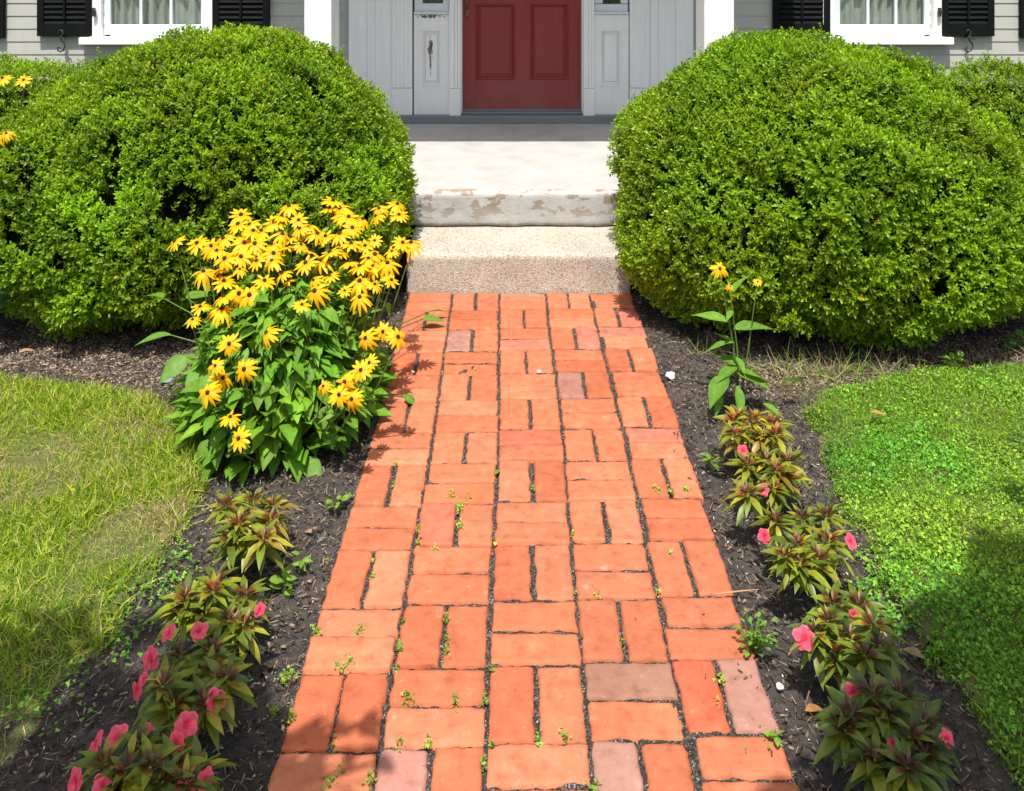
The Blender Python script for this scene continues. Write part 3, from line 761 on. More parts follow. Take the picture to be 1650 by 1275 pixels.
def bloom(root, pos, normal, s):
    me = random.choice(FLW)
    o = bpy.data.objects.new('flower', me); COL.objects.link(o); o.parent = root
    q = Vector(normal).normalized().to_track_quat('Z', 'Y')
    o.location = Vector(pos)-root.location; o.rotation_euler = (q @ Matrix.Rotation(random.uniform(0, 6.28), 4, 'Z').to_quaternion()).to_euler(); o.scale = (s, s, s)
    c = bpy.data.objects.new('flower_centre', CEN); COL.objects.link(c); c.parent = o
    return o
HEART = leaf_t(1, .58, (.25, .85, 1.0, .92, .66, .34, .04), .22, .22, .012)
LANCE = leaf_t(1, .34, (.2, .7, 1.0, .95, .66, .30, .03), .30, .28, .015)
def leafcol(tv, n):
    c = np.ones((len(tv), 3)); c[1::3] *= np.array([1.25, 1.2, 1.2]); return c
def put_leaves(pile, tmpl, pos, outdir, droop, L, cols):
    """leaf starting at pos, growing along outdir with its face to the sky"""
    tv, tf = tmpl; n = len(pos)
    d = norm(outdir+np.array([0, 0, 1.0])*droop[:, None])
    up = np.tile([0, 0, 1.0], (n, 1))+rng.normal(0, .25, (n, 3))
    zax = norm(up-d*(up*d).sum(1, keepdims=True)); x = np.cross(d, zax)
    Rm = np.stack([x, d, zax], 2)
    pile.inst(tv, tf, leafcol(tv, n), pos, Rm, L, cols)
SUSAN = [(237,250),(340,258),(463,235),(432,293),(497,300),(405,270),(532,168),(545,125),(602,200),(585,170),(735,132),(770,85),(690,265),(697,305),(738,215),(862,178),(815,150),(848,350),(918,345),(957,95),(1008,95),(975,60),(1048,135),(1113,145),(1178,130),(1190,95),(1275,75),(1283,125),(1065,185),(1007,215),(1060,260),(1125,270),(1005,300),(1058,345),(1100,365),(1160,365),(1170,310),(1230,350),(1100,435),(1170,450),(825,265),(780,230),(760,275),(655,433),(465,435),(370,390),(440,380),(545,320),(560,255),(610,260),(890,480),(885,430),(770,435),(960,410),(535,492),(585,500),(465,508),(455,565),(355,555),(320,615),(830,545),(1100,510),(1300,255),(1340,255),(1250,295),(1170,245),(665,675),(490,727),(560,845),(460,888),(390,955),(425,830),(1127,700),(1208,670),(1278,695),(1105,850),(1145,815),(1003,965),(1030,905),(1062,985),(930,925),(495,1070),(535,1170),(1247,430),(1030,480),(620,340),(640,200),(700,160),(900,215),(940,225),(540,380),(740,400)]
SUSAN += [(470, 330), (590, 290), (820, 190), (880, 300), (1020, 130), (960, 300), (690, 340), (1140, 330)]
SMALL = {(1247,430),(355,555),(1170,245),(1250,295),(425,830),(1170,450),(930,925),(1145,815),(830,545),(960,410),(885,430),(770,435),(740,400),(1030,480),(540,380),(320,615),(825,265)}
root = empty('black_eyed_susan', (-.83, 3.3, 0), 'large clump of yellow black-eyed susans crowded with blooms, left of the brick path', 'flowers', 'yellow black-eyed susan plants')
stems = MB(); lf = Pile()
heads = []
for (zx, zy) in SUSAN:
    px, py = 200+zx/2.898, 300+zy/2.898
    Y = np.interp(py, [320, 370, 420, 470, 530, 600, 700], [3.68, 3.52, 3.34, 3.18, 3.03, 2.91, 2.79])+random.uniform(-.03, .03)
    p = wp(px, py+3, Y); heads.append(p)
    s = random.uniform(.65, .85) if (zx, zy) in SMALL else random.uniform(.90, 1.12)
    nrm_ = Vector((random.gauss(-.05, .28), random.gauss(-.35, .25), 1.0))
    if zy > 600: s *= .84
    if zy > 650: nrm_ = Vector((random.gauss(-.05, .3), random.gauss(-.8, .3), .8))
    bloom(root, p, nrm_, s)
    bx, by = -.83+(p[0]+.83)*.45+random.uniform(-.04, .04), 3.32+(p[1]-3.32)*.5+random.uniform(-.04, .04)
    mid = ((p[0]*.7+bx*.3)+random.uniform(-.015, .015), p[1]*.7+by*.3, p[2]*.55)
    stems.tube([(bx, by, -.02), mid, (p[0]-nrm_.x*.01, p[1], p[2]-.03), (p[0]-nrm_.normalized().x*.004, p[1]-nrm_.normalized().y*.004, p[2]-.003)], [.0032, .0026, .0018, .0016], 6)
    # stem leaves
    m = random.randint(2, 4); t = np.array([random.uniform(.3, .9) for _ in range(m)])
    pos = np.array([[bx+(p[0]-bx)*q, by+(p[1]-by)*q, p[2]*q] for q in t]); a = rng.uniform(0, 6.28, m)
    put_leaves(lf, LANCE, pos, np.stack([np.cos(a), np.sin(a), 0*a], 1), rng.uniform(-.1, .6, m), .05+.05*(1-t)*rng.uniform(.7, 1.2, m), np.array([.125, .235, .028])*rng.uniform(.75, 1.25, (m, 1)))
stems.build('stem', M['stem'], root, True)
# body of the clump: broad leaves over a dome
n = 1700; th = rng.uniform(0, 2*math.pi, n); u = rng.uniform(0, 1, n)**.8; rr = rng.uniform(.80, 1.0, n)
elv = np.arcsin(u*.95)
cz = np.array([-.81, 3.35, 0.0]); rad = np.array([.36, .47, .60])
dirs = np.stack([np.cos(elv)*np.cos(th), np.cos(elv)*np.sin(th), np.sin(elv)], 1)
pos = cz+dirs*rad*rr[:, None]*.88; pos[:, 2] += .01
hgt = pos[:, 2]
L = np.where(hgt < .22, rng.uniform(.06, .105, n), rng.uniform(.045, .08, n))
out = norm(dirs*np.array([1, 1, .0])+np.array([0, -.10, 0])+rng.normal(0, .35, (n, 3))*np.array([1, 1, .3]))
tone = rng.uniform(.7, 1.25, (n, 1)); base_c = np.array([.105, .245, .018])+np.array([.08, .085, .0])*np.clip(vnoise(pos*9)[:, None], 0, 1)
k = rng.random(n) < np.where(hgt < .3, .85, .4)
put_leaves(lf, HEART, pos[k], out[k], rng.uniform(-.8, .7, k.sum()), L[k], (base_c*tone)[k])
put_leaves(lf, LANCE, pos[~k], out[~k], rng.uniform(-.5, .5, (~k).sum()), L[~k], (base_c*tone)[~k])
# a few big leaves seen singly in the photo
for px, py, Y, a, L_ in ((262, 480, 3.5, 2.6, .13), (300, 480, 3.45, .6, .12), (682, 514, 4.06, .0, .11), (690, 503, 4.12, .5, .10), (275, 540, 3.35, 3.5, .14), (300, 575, 3.2, 4.0, .13), (330, 590, 3.15, 4.4, .14), (345, 600, 3.05, 4.5, .12), (650, 640, 3.4, .1, .09)):
    p = wp(px, py, Y)[None]
    put_leaves(lf, HEART, p, np.array([[math.cos(a), math.sin(a), 0]]), np.array([-.45 if py > 560 else .05]), np.array([L_*.85]), np.array([[.12, .25, .035]]))
    q0 = np.array([-.83+(p[0, 0]+.83)*.5, 3.32+(p[0, 1]-3.32)*.5, p[0, 2]*.6])
    MB().tube([tuple(q0), tuple((q0+p[0])/2+np.array([0, 0, .03])), tuple(p[0])], .0022, 5).build('leaf_stalk', M['stem'], root, True)
link('leaves', lf.mesh('rudbeckia_leaves', M['leaf'], True), root)

def small_susan(label, base, heads, leaves, stemr=.0028):
    root = empty('black_eyed_susan', base, label, 'flowers', 'yellow black-eyed susan plants')
    st = MB(); lf = Pile(); base = np.array(base, float)
    for p, nrm_, s in heads:
        bloom(root, p, nrm_, s); p = np.array(p)
        m1 = base*.6+p*.4+np.array([.008, 0, .02]); 
        st.tube([tuple(base-np.array([0, 0, .02])), tuple(m1), tuple(base*.15+p*.85), tuple(p-np.array([0, 0, .003]))], [stemr*1.3, stemr, stemr*.7, stemr*.6], 6)
    for p, a, dr, L_, t in leaves:
        p = np.array(p)[None]
        put_leaves(lf, HEART if t else LANCE, p, np.array([[math.cos(a), math.sin(a), 0]]), np.array([dr]), np.array([L_*1.2]), np.array([[.12, .26, .03]])*random.uniform(.85, 1.2))
    st.build('stem', M['stem'], root, True)
    link('leaves', lf.mesh('rudbeckia_leaves', M['leaf'], True), root)
by = 3.40
small_susan('single tall black-eyed susan with three yellow blooms before the right boxwood', tuple(gp(1190, 650)),
    [(wp(1160, 433, by), (.0, -.75, .75), .80), (wp(1221, 454, by), (.1, -.6, .8), .42), (wp(1177, 462, by), (.0, -.6, .8), .36)],
    [(wp(1178, 475, by), .75, .75, .10, 0), (wp(1176, 520, by), 2.7, .25, .12, 0), (wp(1182, 530, by), .15, .15, .13, 0), (wp(1182, 556, by), 2.2, .35, .08, 1), (wp(1183, 552, by-.01), 3.0, -.15, .10, 0),
     (wp(1188, 590, by-.02), 3.6, -.2, .09, 1), (wp(1190, 590, by-.02), 2.2, .2, .09, 1), (wp(1188, 600, by-.03), -.5, -.1, .10, 1), (wp(1170, 605, by-.05), 3.9, -.5, .11, 1), (wp(1193, 600, by-.05), .2, -.25, .12, 1),
     (wp(1188, 622, by-.08), 4.7, -.6, .10, 0), (wp(1160, 628, by-.05), 4.4, -.7, .08, 0), (wp(1230, 650, by-.12), 5.4, -.1, .07, 1), (wp(1262, 612, by-.02), .1, 0, .07, 1), (wp(1180, 500, by), 4.2, .0, .06, 0), (wp(1186, 575, by), 5.0, -.3, .07, 0)])
b2 = (-2.50, 4.72, .0)
small_susan('tall black-eyed susan at the far left edge, its blooms showing against the low hedge', b2,
    [(wp(4, 126, 4.62), (-.1, -.55, .9), 1.05), (wp(38, 129, 4.60), (.05, -.6, .85), 1.0), (wp(10, 215, 3.92), (0, -.6, .8), .75), (wp(-8, 222, 3.95), (-.1, -.7, .8), .9)],
    [(wp(38, 165, 4.6), .4, .2, .07, 0), (wp(20, 190, 4.5), 3.5, .1, .08, 0), (wp(5, 165, 4.6), 2.2, .2, .07, 0), (wp(-5, 250, 4.4), .3, .0, .09, 1), (wp(10, 240, 4.4), 2.2, .1, .08, 0)])
b3 = tuple(gp(-25, 545))
small_susan('low yellow-less leafy plant at the left edge below the boxwood', b3, [], [], ) if False else None
rt = empty('leafy_plant', b3, 'broad leaf poking in at the left edge in front of the boxwood', 'plant')
lf = Pile()
for px, py, a, L_ in ((-25, 500, .9, .13), (-15, 490, 1.6, .12), (-20, 480, .3, .12), (-30, 510, 4.5, .1)):
    put_leaves(lf, HEART, wp(px, py, 3.75)[None], np.array([[math.cos(a), math.sin(a), 0]]), np.array([.3]), np.array([L_]), np.array([[.08, .18, .05]]))
link('leaves', lf.mesh('edge_leaves', M['leaf'], True), rt)
MB().tube([b3, tuple(wp(-20, 495, 3.75))], [.004, .003], 6).build('stem', M['stem'], rt, True)

# ------------------------------------------------------------------ impatiens
IMP = leaf_t(1, .30, (.12, .55, .92, 1.0, .82, .45, .04), .38, .30, .012)
def imp_flower(nm, seed):
    r = random.Random(seed); V = []; Fq = []; C = []; n = 0
    for k in range(5):
        lv, lf = leaf_t(.026*r.uniform(.9, 1.1), .027*(1.15 if k == 0 else 1), (.15, .7, 1, 1.05, .75, .35), -.12, .25, .035)
        lv = (rotz(2*math.pi*k/5+r.uniform(-.08, .08))@rotx(r.uniform(-.05, .5))@lv.T).T
        lv[:, 2] += .0008*k
        V.append(lv); Fq.append(lf+n); n += len(lv)
        c = np.tile(np.array([1.0, .15, .22]), (len(lv), 1)); c[:6] = (.80, .05, .10); c[1::3] *= np.array([.92, .6, .7]); c[-3:] *= np.array([1, 1.6, 1.5]); c *= r.uniform(.85, 1.05); C.append(c)
    return np_mesh(nm, np.concatenate(V), np.concatenate(Fq), np.concatenate(C), M['pink'], True)
IFL = [imp_flower('impatiens_petals', s) for s in range(4)]
def impatiens(label, base, ros, fls, pal, hz=.13, size=1.0):
    """ros: rosette centres in photo pixels; fls: blooms (px, py, scale, facing)"""
    root = empty('impatiens_plant', tuple(base), label, 'flowers', 'new guinea impatiens planted along the path')
    lf = Pile(); st = MB()
    for (px, py) in ros:
        z = hz+random.uniform(-.015, .025)
        p = gp(px, py, z)
        tilt = np.array([(p[0]-base[0])*2.2, (p[1]-base[1])*2.2-.10, 1.0]); tilt /= np.linalg.norm(tilt)
        st.tube([(base[0]+(p[0]-base[0])*.25, base[1]+(p[1]-base[1])*.25, -.02), tuple(p*.5+np.array([base[0]*.5, base[1]*.5, 0])), tuple(p)], [.005, .004, .003], 6)
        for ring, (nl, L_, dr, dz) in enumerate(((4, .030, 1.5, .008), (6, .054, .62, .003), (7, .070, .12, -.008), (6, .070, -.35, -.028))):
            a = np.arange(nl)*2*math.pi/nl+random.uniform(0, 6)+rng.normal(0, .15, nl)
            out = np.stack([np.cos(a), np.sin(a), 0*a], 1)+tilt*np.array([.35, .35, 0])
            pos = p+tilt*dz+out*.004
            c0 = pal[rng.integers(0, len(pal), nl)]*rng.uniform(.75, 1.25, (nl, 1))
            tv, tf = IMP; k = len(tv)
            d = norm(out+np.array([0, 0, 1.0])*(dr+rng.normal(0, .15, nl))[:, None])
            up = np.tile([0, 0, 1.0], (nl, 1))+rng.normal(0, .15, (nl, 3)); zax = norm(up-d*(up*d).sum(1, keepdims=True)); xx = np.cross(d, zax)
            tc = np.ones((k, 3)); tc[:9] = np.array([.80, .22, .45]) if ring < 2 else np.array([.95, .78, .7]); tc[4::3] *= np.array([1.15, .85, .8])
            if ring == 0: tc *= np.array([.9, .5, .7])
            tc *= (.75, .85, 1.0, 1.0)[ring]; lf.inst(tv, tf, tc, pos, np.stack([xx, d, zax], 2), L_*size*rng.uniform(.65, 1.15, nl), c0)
    link('leaves', lf.mesh('impatiens_leaves', M['imp_leaf'], True), root)
    st.build('stem', M['stem'], root, True)
    for i, (px, py, s, fx, fy, fz, *zz) in enumerate(fls):
        p = gp(px, py, zz[0] if zz else hz+.01)
        o = bpy.data.objects.new('flower', IFL[i % 4]); COL.objects.link(o); o.parent = root
        o.location = Vector(p)-root.location
        q = Vector((fx, fy, fz)).normalized().to_track_quat('Z', 'Y')
        o.rotation_euler = (q @ Matrix.Rotation(random.uniform(0, 6), 4, 'Z').to_quaternion()).to_euler(); o.scale = (s*.8, s*.8, s*.8)
    return root
BRZ = np.array([(.19, .27, .018), (.14, .22, .016), (.28, .31, .022), (.10, .16, .016)])
YLW = np.array([(.40, .37, .03), (.28, .31, .025), (.18, .24, .02), (.24, .20, .03), (.14, .20, .018)])
DRK = np.array([(.10, .18, .022), (.07, .13, .018), (.14, .20, .022)])
z5 = lambda L: [(990+a*.4, 400+b*.4) for a, b in L]
z1 = lambda L: [(990+a*.4, 765+b*.4) for a, b in L]
z6 = lambda L: [(a*.404, 760+b*.404) for a, b in L]
def B(px, py): return gp(px, py)
impatiens('bronze and yellow leaved impatiens with one pink bloom, farthest up the right bed', B(1215, 745), z5([(500, 680), (560, 690), (640, 710), (490, 750), (600, 760), (545, 735), (480, 700), (650, 750)]), [(1197, 727, .8, -.3, -1, .5)], YLW)
impatiens('reddish green impatiens with a coral bloom, second up the right bed', B(1250, 825), z5([(700, 860), (610, 860), (540, 880), (640, 970), (690, 930), (540, 990), (590, 910), (650, 900)]), [(1230, 790, .8, .1, -1, .5), (1194, 796, .45, -.4, -1, .3, .08)], np.concatenate([BRZ, YLW[2:4]]))
impatiens('large glossy green impatiens between two pale pink blooms, middle of the right bed', B(1300, 930), z1([(650, 190), (755, 180), (855, 170), (740, 285), (865, 270), (750, 365), (820, 340), (690, 330)]), [(1232, 863, .85, -.8, -.8, .4), (1370, 873, .95, .5, -.6, .7), (1332, 917, .5, .3, -1, .1, .09)], BRZ)
impatiens('impatiens with one wide pink bloom facing the path, beside the clover patch', B(1375, 1080), z1([(880, 520), (985, 530), (860, 590), (950, 670), (810, 640), (1040, 610), (1010, 730), (900, 730), (1060, 700)]), [(1297, 1028, 1.15, -.5, -.8, .6), (1375, 990, .65, .2, -1, .3)], np.concatenate([BRZ, DRK]))
impatiens('dark shaded impatiens with small red buds, at the bottom right corner', B(1440, 1235), z1([(960, 980), (1040, 890), (1090, 980), (1150, 900), (1190, 1060), (1050, 1150), (1240, 1010), (1120, 1190), (930, 1030), (1250, 1130), (1180, 1180)]), [(1375, 1115, .8, -.2, -.8, .7), (1438, 1197, .6, 0, -1, .5), (1526, 1190, .7, .4, -.6, .6)], DRK, .15, 1.15)
impatiens('bloomless bronze leaved impatiens right below the yellow flower clump', B(402, 895), [(365, 815), (408, 808), (440, 815), (385, 845), (436, 840), (405, 865), (370, 870), (425, 868)], [], np.concatenate([BRZ, YLW[1:4]]))
impatiens('impatiens with one small pink bloom on its right side, second down the left bed', B(345, 1030), [(300, 966), (343, 954), (351, 938), (394, 962), (368, 1002), (392, 1008), (325, 990), (290, 985)], [(418, 982, .7, .7, -.6, .3)], BRZ)
impatiens('impatiens ringed by pink blooms, third down the left bed', B(310, 1140), [(291, 1059), (343, 1051), (262, 1107), (307, 1110), (340, 1083), (364, 1095), (330, 1135), (280, 1140)],
          [(273, 1021, .9, -.5, -.5, .8), (321, 1018, .95, .1, -.6, .8), (243, 1061, 1.05, -.6, -.7, .5), (222, 1112, .95, -.8, -.6, .2), (232, 1095, .6, -.6, -.7, .6), (347, 1129, 1.05, .4, -.8, .5)], np.concatenate([BRZ, DRK]), .13)
impatiens('impatiens crowded with deep pink blooms, at the bottom left corner', B(245, 1290), [(226, 1204), (170, 1232), (202, 1245), (242, 1237), (283, 1237), (262, 1261), (300, 1262), (200, 1270), (320, 1245)],
          [(300, 1168, 1.05, .2, -.8, .6), (190, 1188, 1.05, 0, -.5, .9), (156, 1198, .9, -.6, -.5, .6), (283, 1197, .85, .1, -1, .4), (122, 1257, .95, -.7, -.6, .6), (166, 1265, .95, 0, -.8, .6), (331, 1257, .85, .6, -.6, .4), (299, 1269, .9, .2, -.8, .5), (234, 1182, .8, 0, -.7, .6), (286, 1225, .5, 0, -1, .3)], np.concatenate([BRZ, DRK]), .14)

# ------------------------------------------------------------------ little plants, leaves and stones
def weed(label, px, py, n, r, L, tmpl=0, h=.03, col=(.16, .28, .035)):
    p = gp(px, py); root = empty('weed', tuple(p), label, 'weed')
    lf = Pile(); a = rng.uniform(0, 6.28, n); rr = rng.random(n)**.7*r
    pos = np.stack([p[0]+np.cos(a)*rr, p[1]+np.sin(a)*rr*1.1, rng.uniform(.2, 1, n)*h], 1)
    put_leaves(lf, (HEART, leaf_t(1, .72, (.2, .8, 1, 1, .85, .5, .1), .2, .15))[tmpl], pos, np.stack([np.cos(a), np.sin(a), 0*a], 1), rng.uniform(-.1, .7, n), L*rng.uniform(.7, 1.2, n), np.array(col)*rng.uniform(.8, 1.2, (n, 1)))
    link('leaves', lf.mesh('weed_leaves', M['leaf'], True), root)
    mb = MB()
    for q in range(n): mb.tube([(p[0], p[1], -.01), tuple(pos[q])], [.0012, .0008], 5)
    mb.build('stem', M['stem'], root)
weed('pale green seedling on bare soil left of the path', 458, 955, 11, .015, .030, 1, .035)
weed('thin upright weed beside the bloomless impatiens', 486, 920, 8, .010, .025, 0, .05)
weed('bushy little oxalis at the right edge of the path', 1216, 1045, 60, .045, .014, 1, .06, (.12, .25, .03))
weed('small weed in the mulch left of the second right impatiens', 1146, 755, 9, .02, .030, 1, .04)
weed('low weed behind the right bed near the hedge', 1535, 595, 14, .03, .035, 1, .05)
weed('low leafy weed hugging the left edge of the path', 545, 815, 8, .02, .025, 1, .02)
weed('round leaved weed at the bottom right corner of the path', 1252, 1195, 4, .008, .022, 1, .02)
weed('green weed at the right end of the bed by the hedge', 1640, 560, 12, .03, .04, 1, .05, (.08, .19, .03))
# leafy stem entering at the right edge
p0 = gp(1705, 800); root = empty('leafy_plant', tuple(p0), 'leafy stem reaching in over the right lawn at the right edge', 'plant')
mb = MB(); lf = Pile(); tops = [wp(1622, 715, 2.75), wp(1640, 758, 2.7), wp(1650, 700, 2.75)]
for t in tops:
    mb.tube([tuple(p0), tuple(p0*.4+t*.6+np.array([0, 0, .03])), tuple(t)], [.003, .002, .0012], 6)
    for q in np.linspace(.5, 1, 7):
        s_ = p0*(1-q)+t*q+np.array([0, 0, .03*(1-abs(q-.6))]); a = random.uniform(0, 6.28)
        put_leaves(lf, LANCE, s_[None], np.array([[math.cos(a), math.sin(a), 0]]), np.array([.3]), np.array([random.uniform(.03, .05)]), np.array([[.07, .15, .025]]))
mb.build('stem', M['stem'], root, True); link('leaves', lf.mesh('stem_leaves', M['leaf'], True), root)

def stone(label, px, py, r, name='stone', mat='stone'):
    p = gp(px, py); bm = bmesh.new(); bmesh.ops.create_icosphere(bm, subdivisions=3, radius=r)
    for v in bm.verts:
        v.co *= 1+.6*mnoise.noise(v.co*60+Vector((px, 0, 0))); v.co.z *= .6; v.co += Vector((p[0], p[1], r*.3))
    me = bpy.data.meshes.new(name); bm.to_mesh(me); bm.free(); me.materials.append(M[mat])
    for q in me.polygons: q.use_smooth = True
    tag(link(name, me), label, 'stone')
stone('white chipped stone on the mulch right of the path', 1080, 607, .018)
stone('pale pebble near the bottom of the right bed', 1257, 1108, .009)
stone('small white pebble lying on the path between orange bricks', 868, 600, .010)
stone('grey rock at the back of the left mulch bed', 272, 617, .022, 'stone', 'bluegrey')
stone('tiny white pebble on the path joint near the left clump', 664, 600, .007)
def dead_leaf(label, px, py, L, rot, name='fallen_leaf', col=(.42, .20, .07), z=.006):
    p = gp(px, py); pile = Pile(); tv, tf = leaf_t(L, L*.55, (.1, .7, 1, .9, .6, .05), .35, .25, .02)
    pile.inst(tv, tf, np.ones((len(tv), 3)), np.array([[p[0], p[1], z]]), (rotz(rot)@rotx(.1))[None], np.array([1.0]), np.array([col]))
    me = pile.mesh(name, M['leaf'], True); tag(link(name, me), label, 'leaf')
dead_leaf('orange fallen leaf on the mulch of the lower right bed', 1298, 1150, .042, -1.3)
dead_leaf('tan dead leaf at the edge of the right lawn in the shade', 1487, 1065, .05, .7, col=(.33, .24, .13))
dead_leaf('brown curled leaf lying on the right lawn', 1402, 692, .05, -1.9, col=(.42, .24, .09), z=.06)
dead_leaf('pale dead leaf in the left mulch below the boxwood', 30, 572, .06, -1.0, col=(.48, .28, .16), z=.01)
dead_leaf('fallen yellow petal on a joint in the middle of the path', 798, 883, .022, 0, 'fallen_petal', (.86, .55, .02), .006)
dead_leaf('pinkish dead petal on the soil right of the upper left impatiens', 505, 862, .03, 1.2, 'fallen_petal', (.42, .27, .2), .006)
dead_leaf('green leaf stuck upright in the joint near the path centre', 798, 768, .035, -.3, col=(.16, .28, .03))
MB().tube([tuple(gp(1150, 958, .008)), tuple(gp(1190, 953, .012)), tuple(gp(1222, 950, .008))], [.0018, .0022, .0012], 6).build('twig', M['dryleaf'])
tag(bpy.data.objects['twig'], 'thin pale twig lying across the right edge of the path', 'twig')

# ------------------------------------------------------------------ porch slab and granite step
def swept(name, x0, x1, prof, amp, mat, label, cat, lowrag=0):
    """profile in (y,z), swept along X with wobble; prof finely spaced"""
    P = []
    for (a, b) in zip(prof, prof[1:]+prof[:1]):
        n = max(1, int(math.hypot(b[0]-a[0], b[1]-a[1])/.016)); P += [(a[0]+(b[0]-a[0])*t/n, a[1]+(b[1]-a[1])*t/n) for t in range(n)]
    P = np.array(P); nx = int((x1-x0)/.012); xs = np.linspace(x0, x1, nx); k = len(P)
    V = np.zeros((nx, k, 3)); V[..., 0] = xs[:, None]; V[..., 1] = P[None, :, 0]; V[..., 2] = P[None, :, 1]
    q = V.copy(); nz = fbm(q*11, 3); V[..., 1] += amp*nz; V[..., 2] += amp*.6*fbm(q*9+40, 3)
    if lowrag:
        yf = min(p[0] for p in prof); zb = min(p[1] for p in prof)
        m = np.clip(1-(q[..., 2]-zb)/.05, 0, 1)*np.clip(1-(q[..., 1]-yf)/.05, 0, 1)
        chew = np.clip(fbm(np.stack([q[..., 0]*14, q[..., 2]*10, q[..., 1]*4], -1), 3)+.15, 0, 1)
        V[..., 1] += lowrag*m*chew; V[..., 2] += lowrag*.7*m*chew
    idx = np.arange(nx*k).reshape(nx, k); nxt = np.roll(idx, -1, 1)
    f = np.stack([idx[:-1], idx[1:], nxt[1:], nxt[:-1]], -1).reshape(-1, 4)
    me = np_mesh(name, V.reshape(-1, 3), [f, idx[0][None, :], idx[-1][None, ::-1]], None, M[mat], True)
    return tag(link(name, me), label, cat)
swept('granite_step', -.50, .575, [(4.462, -.05), (4.468, .165), (4.476, .176), (4.49, .180), (4.95, .182), (4.95, -.05)], .0028, 'granite', 'speckled pinkish granite step at the top of the brick path', 'step')
swept('porch_slab', -1.45, 1.62, [(4.875, .190), (4.868, .350), (4.876, .364), (4.892, .369), (6.66, .371), (6.66, -.05), (5.02, -.05), (5.02, .186)], .0032, 'slab', 'white painted concrete porch slab with flaking front edge', 'porch', .034)

# ------------------------------------------------------------------ house
YW = 6.80
H = empty('house', (.07, 6.8, 0), 'grey clapboard house front with red door, white surround and black shutters', 'house')
wx = lambda px, Y=YW: (px-VX)/F*Y
wz = lambda py, Y=YW: HC-(py-VY)/F*Y
ox0, ox1 = wx(562, 6.7), wx(1117, 6.7)
wins = [(wx(167), wx(335)), (wx(1342), wx(1500))]
wz0, wz1 = wz(56), wz(56)+1.45
def siding():
    mb = MB(); z = -.05+.02; c = .0935; z = wz(87.4)-8*c
    while z < 3.1:
        zt = z+c; zm = z+c/2
        cuts = []
        if zm > -1 and zm < 3.2: cuts.append((ox0+.03, ox1-.03))
        for a, b in wins:
            if wz0-.02 < zm < wz1+.02: cuts.append((a+.01, b-.01))
        segs = [(-6.0, 6.0)]
        for a, b in cuts:
            ns = []
            for s, e in segs:
                if b <= s or a >= e: ns.append((s, e)); continue
                if a > s: ns.append((s, a))
                if b < e: ns.append((b, e))
            segs = ns
        for s, e in segs:
            # butt joints here and there
            mb.prism([(YW-.007, z), (YW-.001, zt+.008), (YW+.03, zt+.008), (YW+.03, z)], s, e)
        z = zt
    return mb
siding().build('wall', M['siding'], H)
MB().box(-6, 6, YW+.005, YW+.25, -.1, .16).box(-6, -5.9, YW+.03, 11, .16, 3.1).box(5.9, 6, YW+.03, 11, .16, 3.1).box(-6, 6, 10.9, 11, .16, 3.1).build('side_wall', M['siding'], H)
MB().box(-5.9, 5.9, 7.9, 8.0, 0, 3.1).box(-5.9, 5.9, YW+.03, 7.9, .30, .36).box(-5.9, 5.9, YW+.03, 7.9, 3.0, 3.1).build('room', M['interior'], H)
MB().prism([(6.38, 3.12), (6.38, 3.24), (8.9, 4.9), (11.4, 3.24), (11.4, 3.12)], -6.2, 6.2).build('roof', M['shingle'], H)
MB().box(-6.2, 6.2, 6.36, 6.377, 3.06, 3.25).build('fascia', M['white'], H)
# windows
def window(xa, xb, label):
    """casing, sill, sash of three lites across, glass, curtain"""
    w = bpy.data.objects.new('window', None)
    fr = MB(); cw = .085
    fr.box(xa-cw, xa, YW-.045, YW+.06, wz0-.02, wz1+cw, .003); fr.box(xb, xb+cw, YW-.045, YW+.06, wz0-.02, wz1+cw, .003)
    fr.box(xa, xb, YW-.042, YW+.06, wz1, wz1+cw, .003)
    w = fr.build('window', M['white'], H); w['label'] = label
    MB().box(xa-.145, xb+.13, YW-.085, YW+.04, wz(72.5, 6.715), wz(61, 6.715), .004).build('sill', M['white'], w)
    s = MB(); y0, y1 = YW-.005, YW+.028; zs = wz0; mid = (wz0+wz1)/2
    s.box(xa, xa+.052, y0, y1, zs, wz1, .003); s.box(xb-.05, xb, y0, y1, zs, wz1, .003)
    s.box(xa+.052, xb-.05, y0, y1, zs-.015, zs+.073, .003); s.box(xa+.052, xb-.05, y0, y1, wz1-.05, wz1, .003)
    s.box(xa+.052, xb-.05, y0-.01, y1, mid-.02, mid+.02, .003)
    ga, gb = xa+.052, xb-.05
    for k in (1, 2): s.box(ga+(gb-ga)*k/3-.010, ga+(gb-ga)*k/3+.010, y0+.004, y1-.004, zs+.073, wz1-.05)
    for z in (zs+.073+.30, mid+.33): s.box(ga, gb, y0+.006, y1-.006, z-.009, z+.009)
    s.build('sash', M['sash'], w)
    MB().box(ga-.01, gb+.01, YW+.010, YW+.013, zs+.06, wz1-.04).build('pane', M['glass'], w)
    # curtain
    n = 240; xs = np.linspace(xa-.05, xb+.05, n); ph = xs*75+2*np.sin(xs*9); yy = YW+.060+.022*np.sin(ph)+.008*np.sin(ph*2.3+1)
    V = np.concatenate([np.stack([xs, yy, np.full(n, wz0-.05)], 1), np.stack([xs, yy*.5+.5*(YW+.062), np.full(n, wz1+.05)], 1)])
    i = np.arange(n-1); link('curtain', np_mesh('curtain', V, np.stack([i, i+1, i+1+n, i+n], 1), None, M['curtain'], True), w)
window(wins[0][0], wins[0][1], 'left window with pale curtains'); window(wins[1][0], wins[1][1], 'right window with pale curtains')
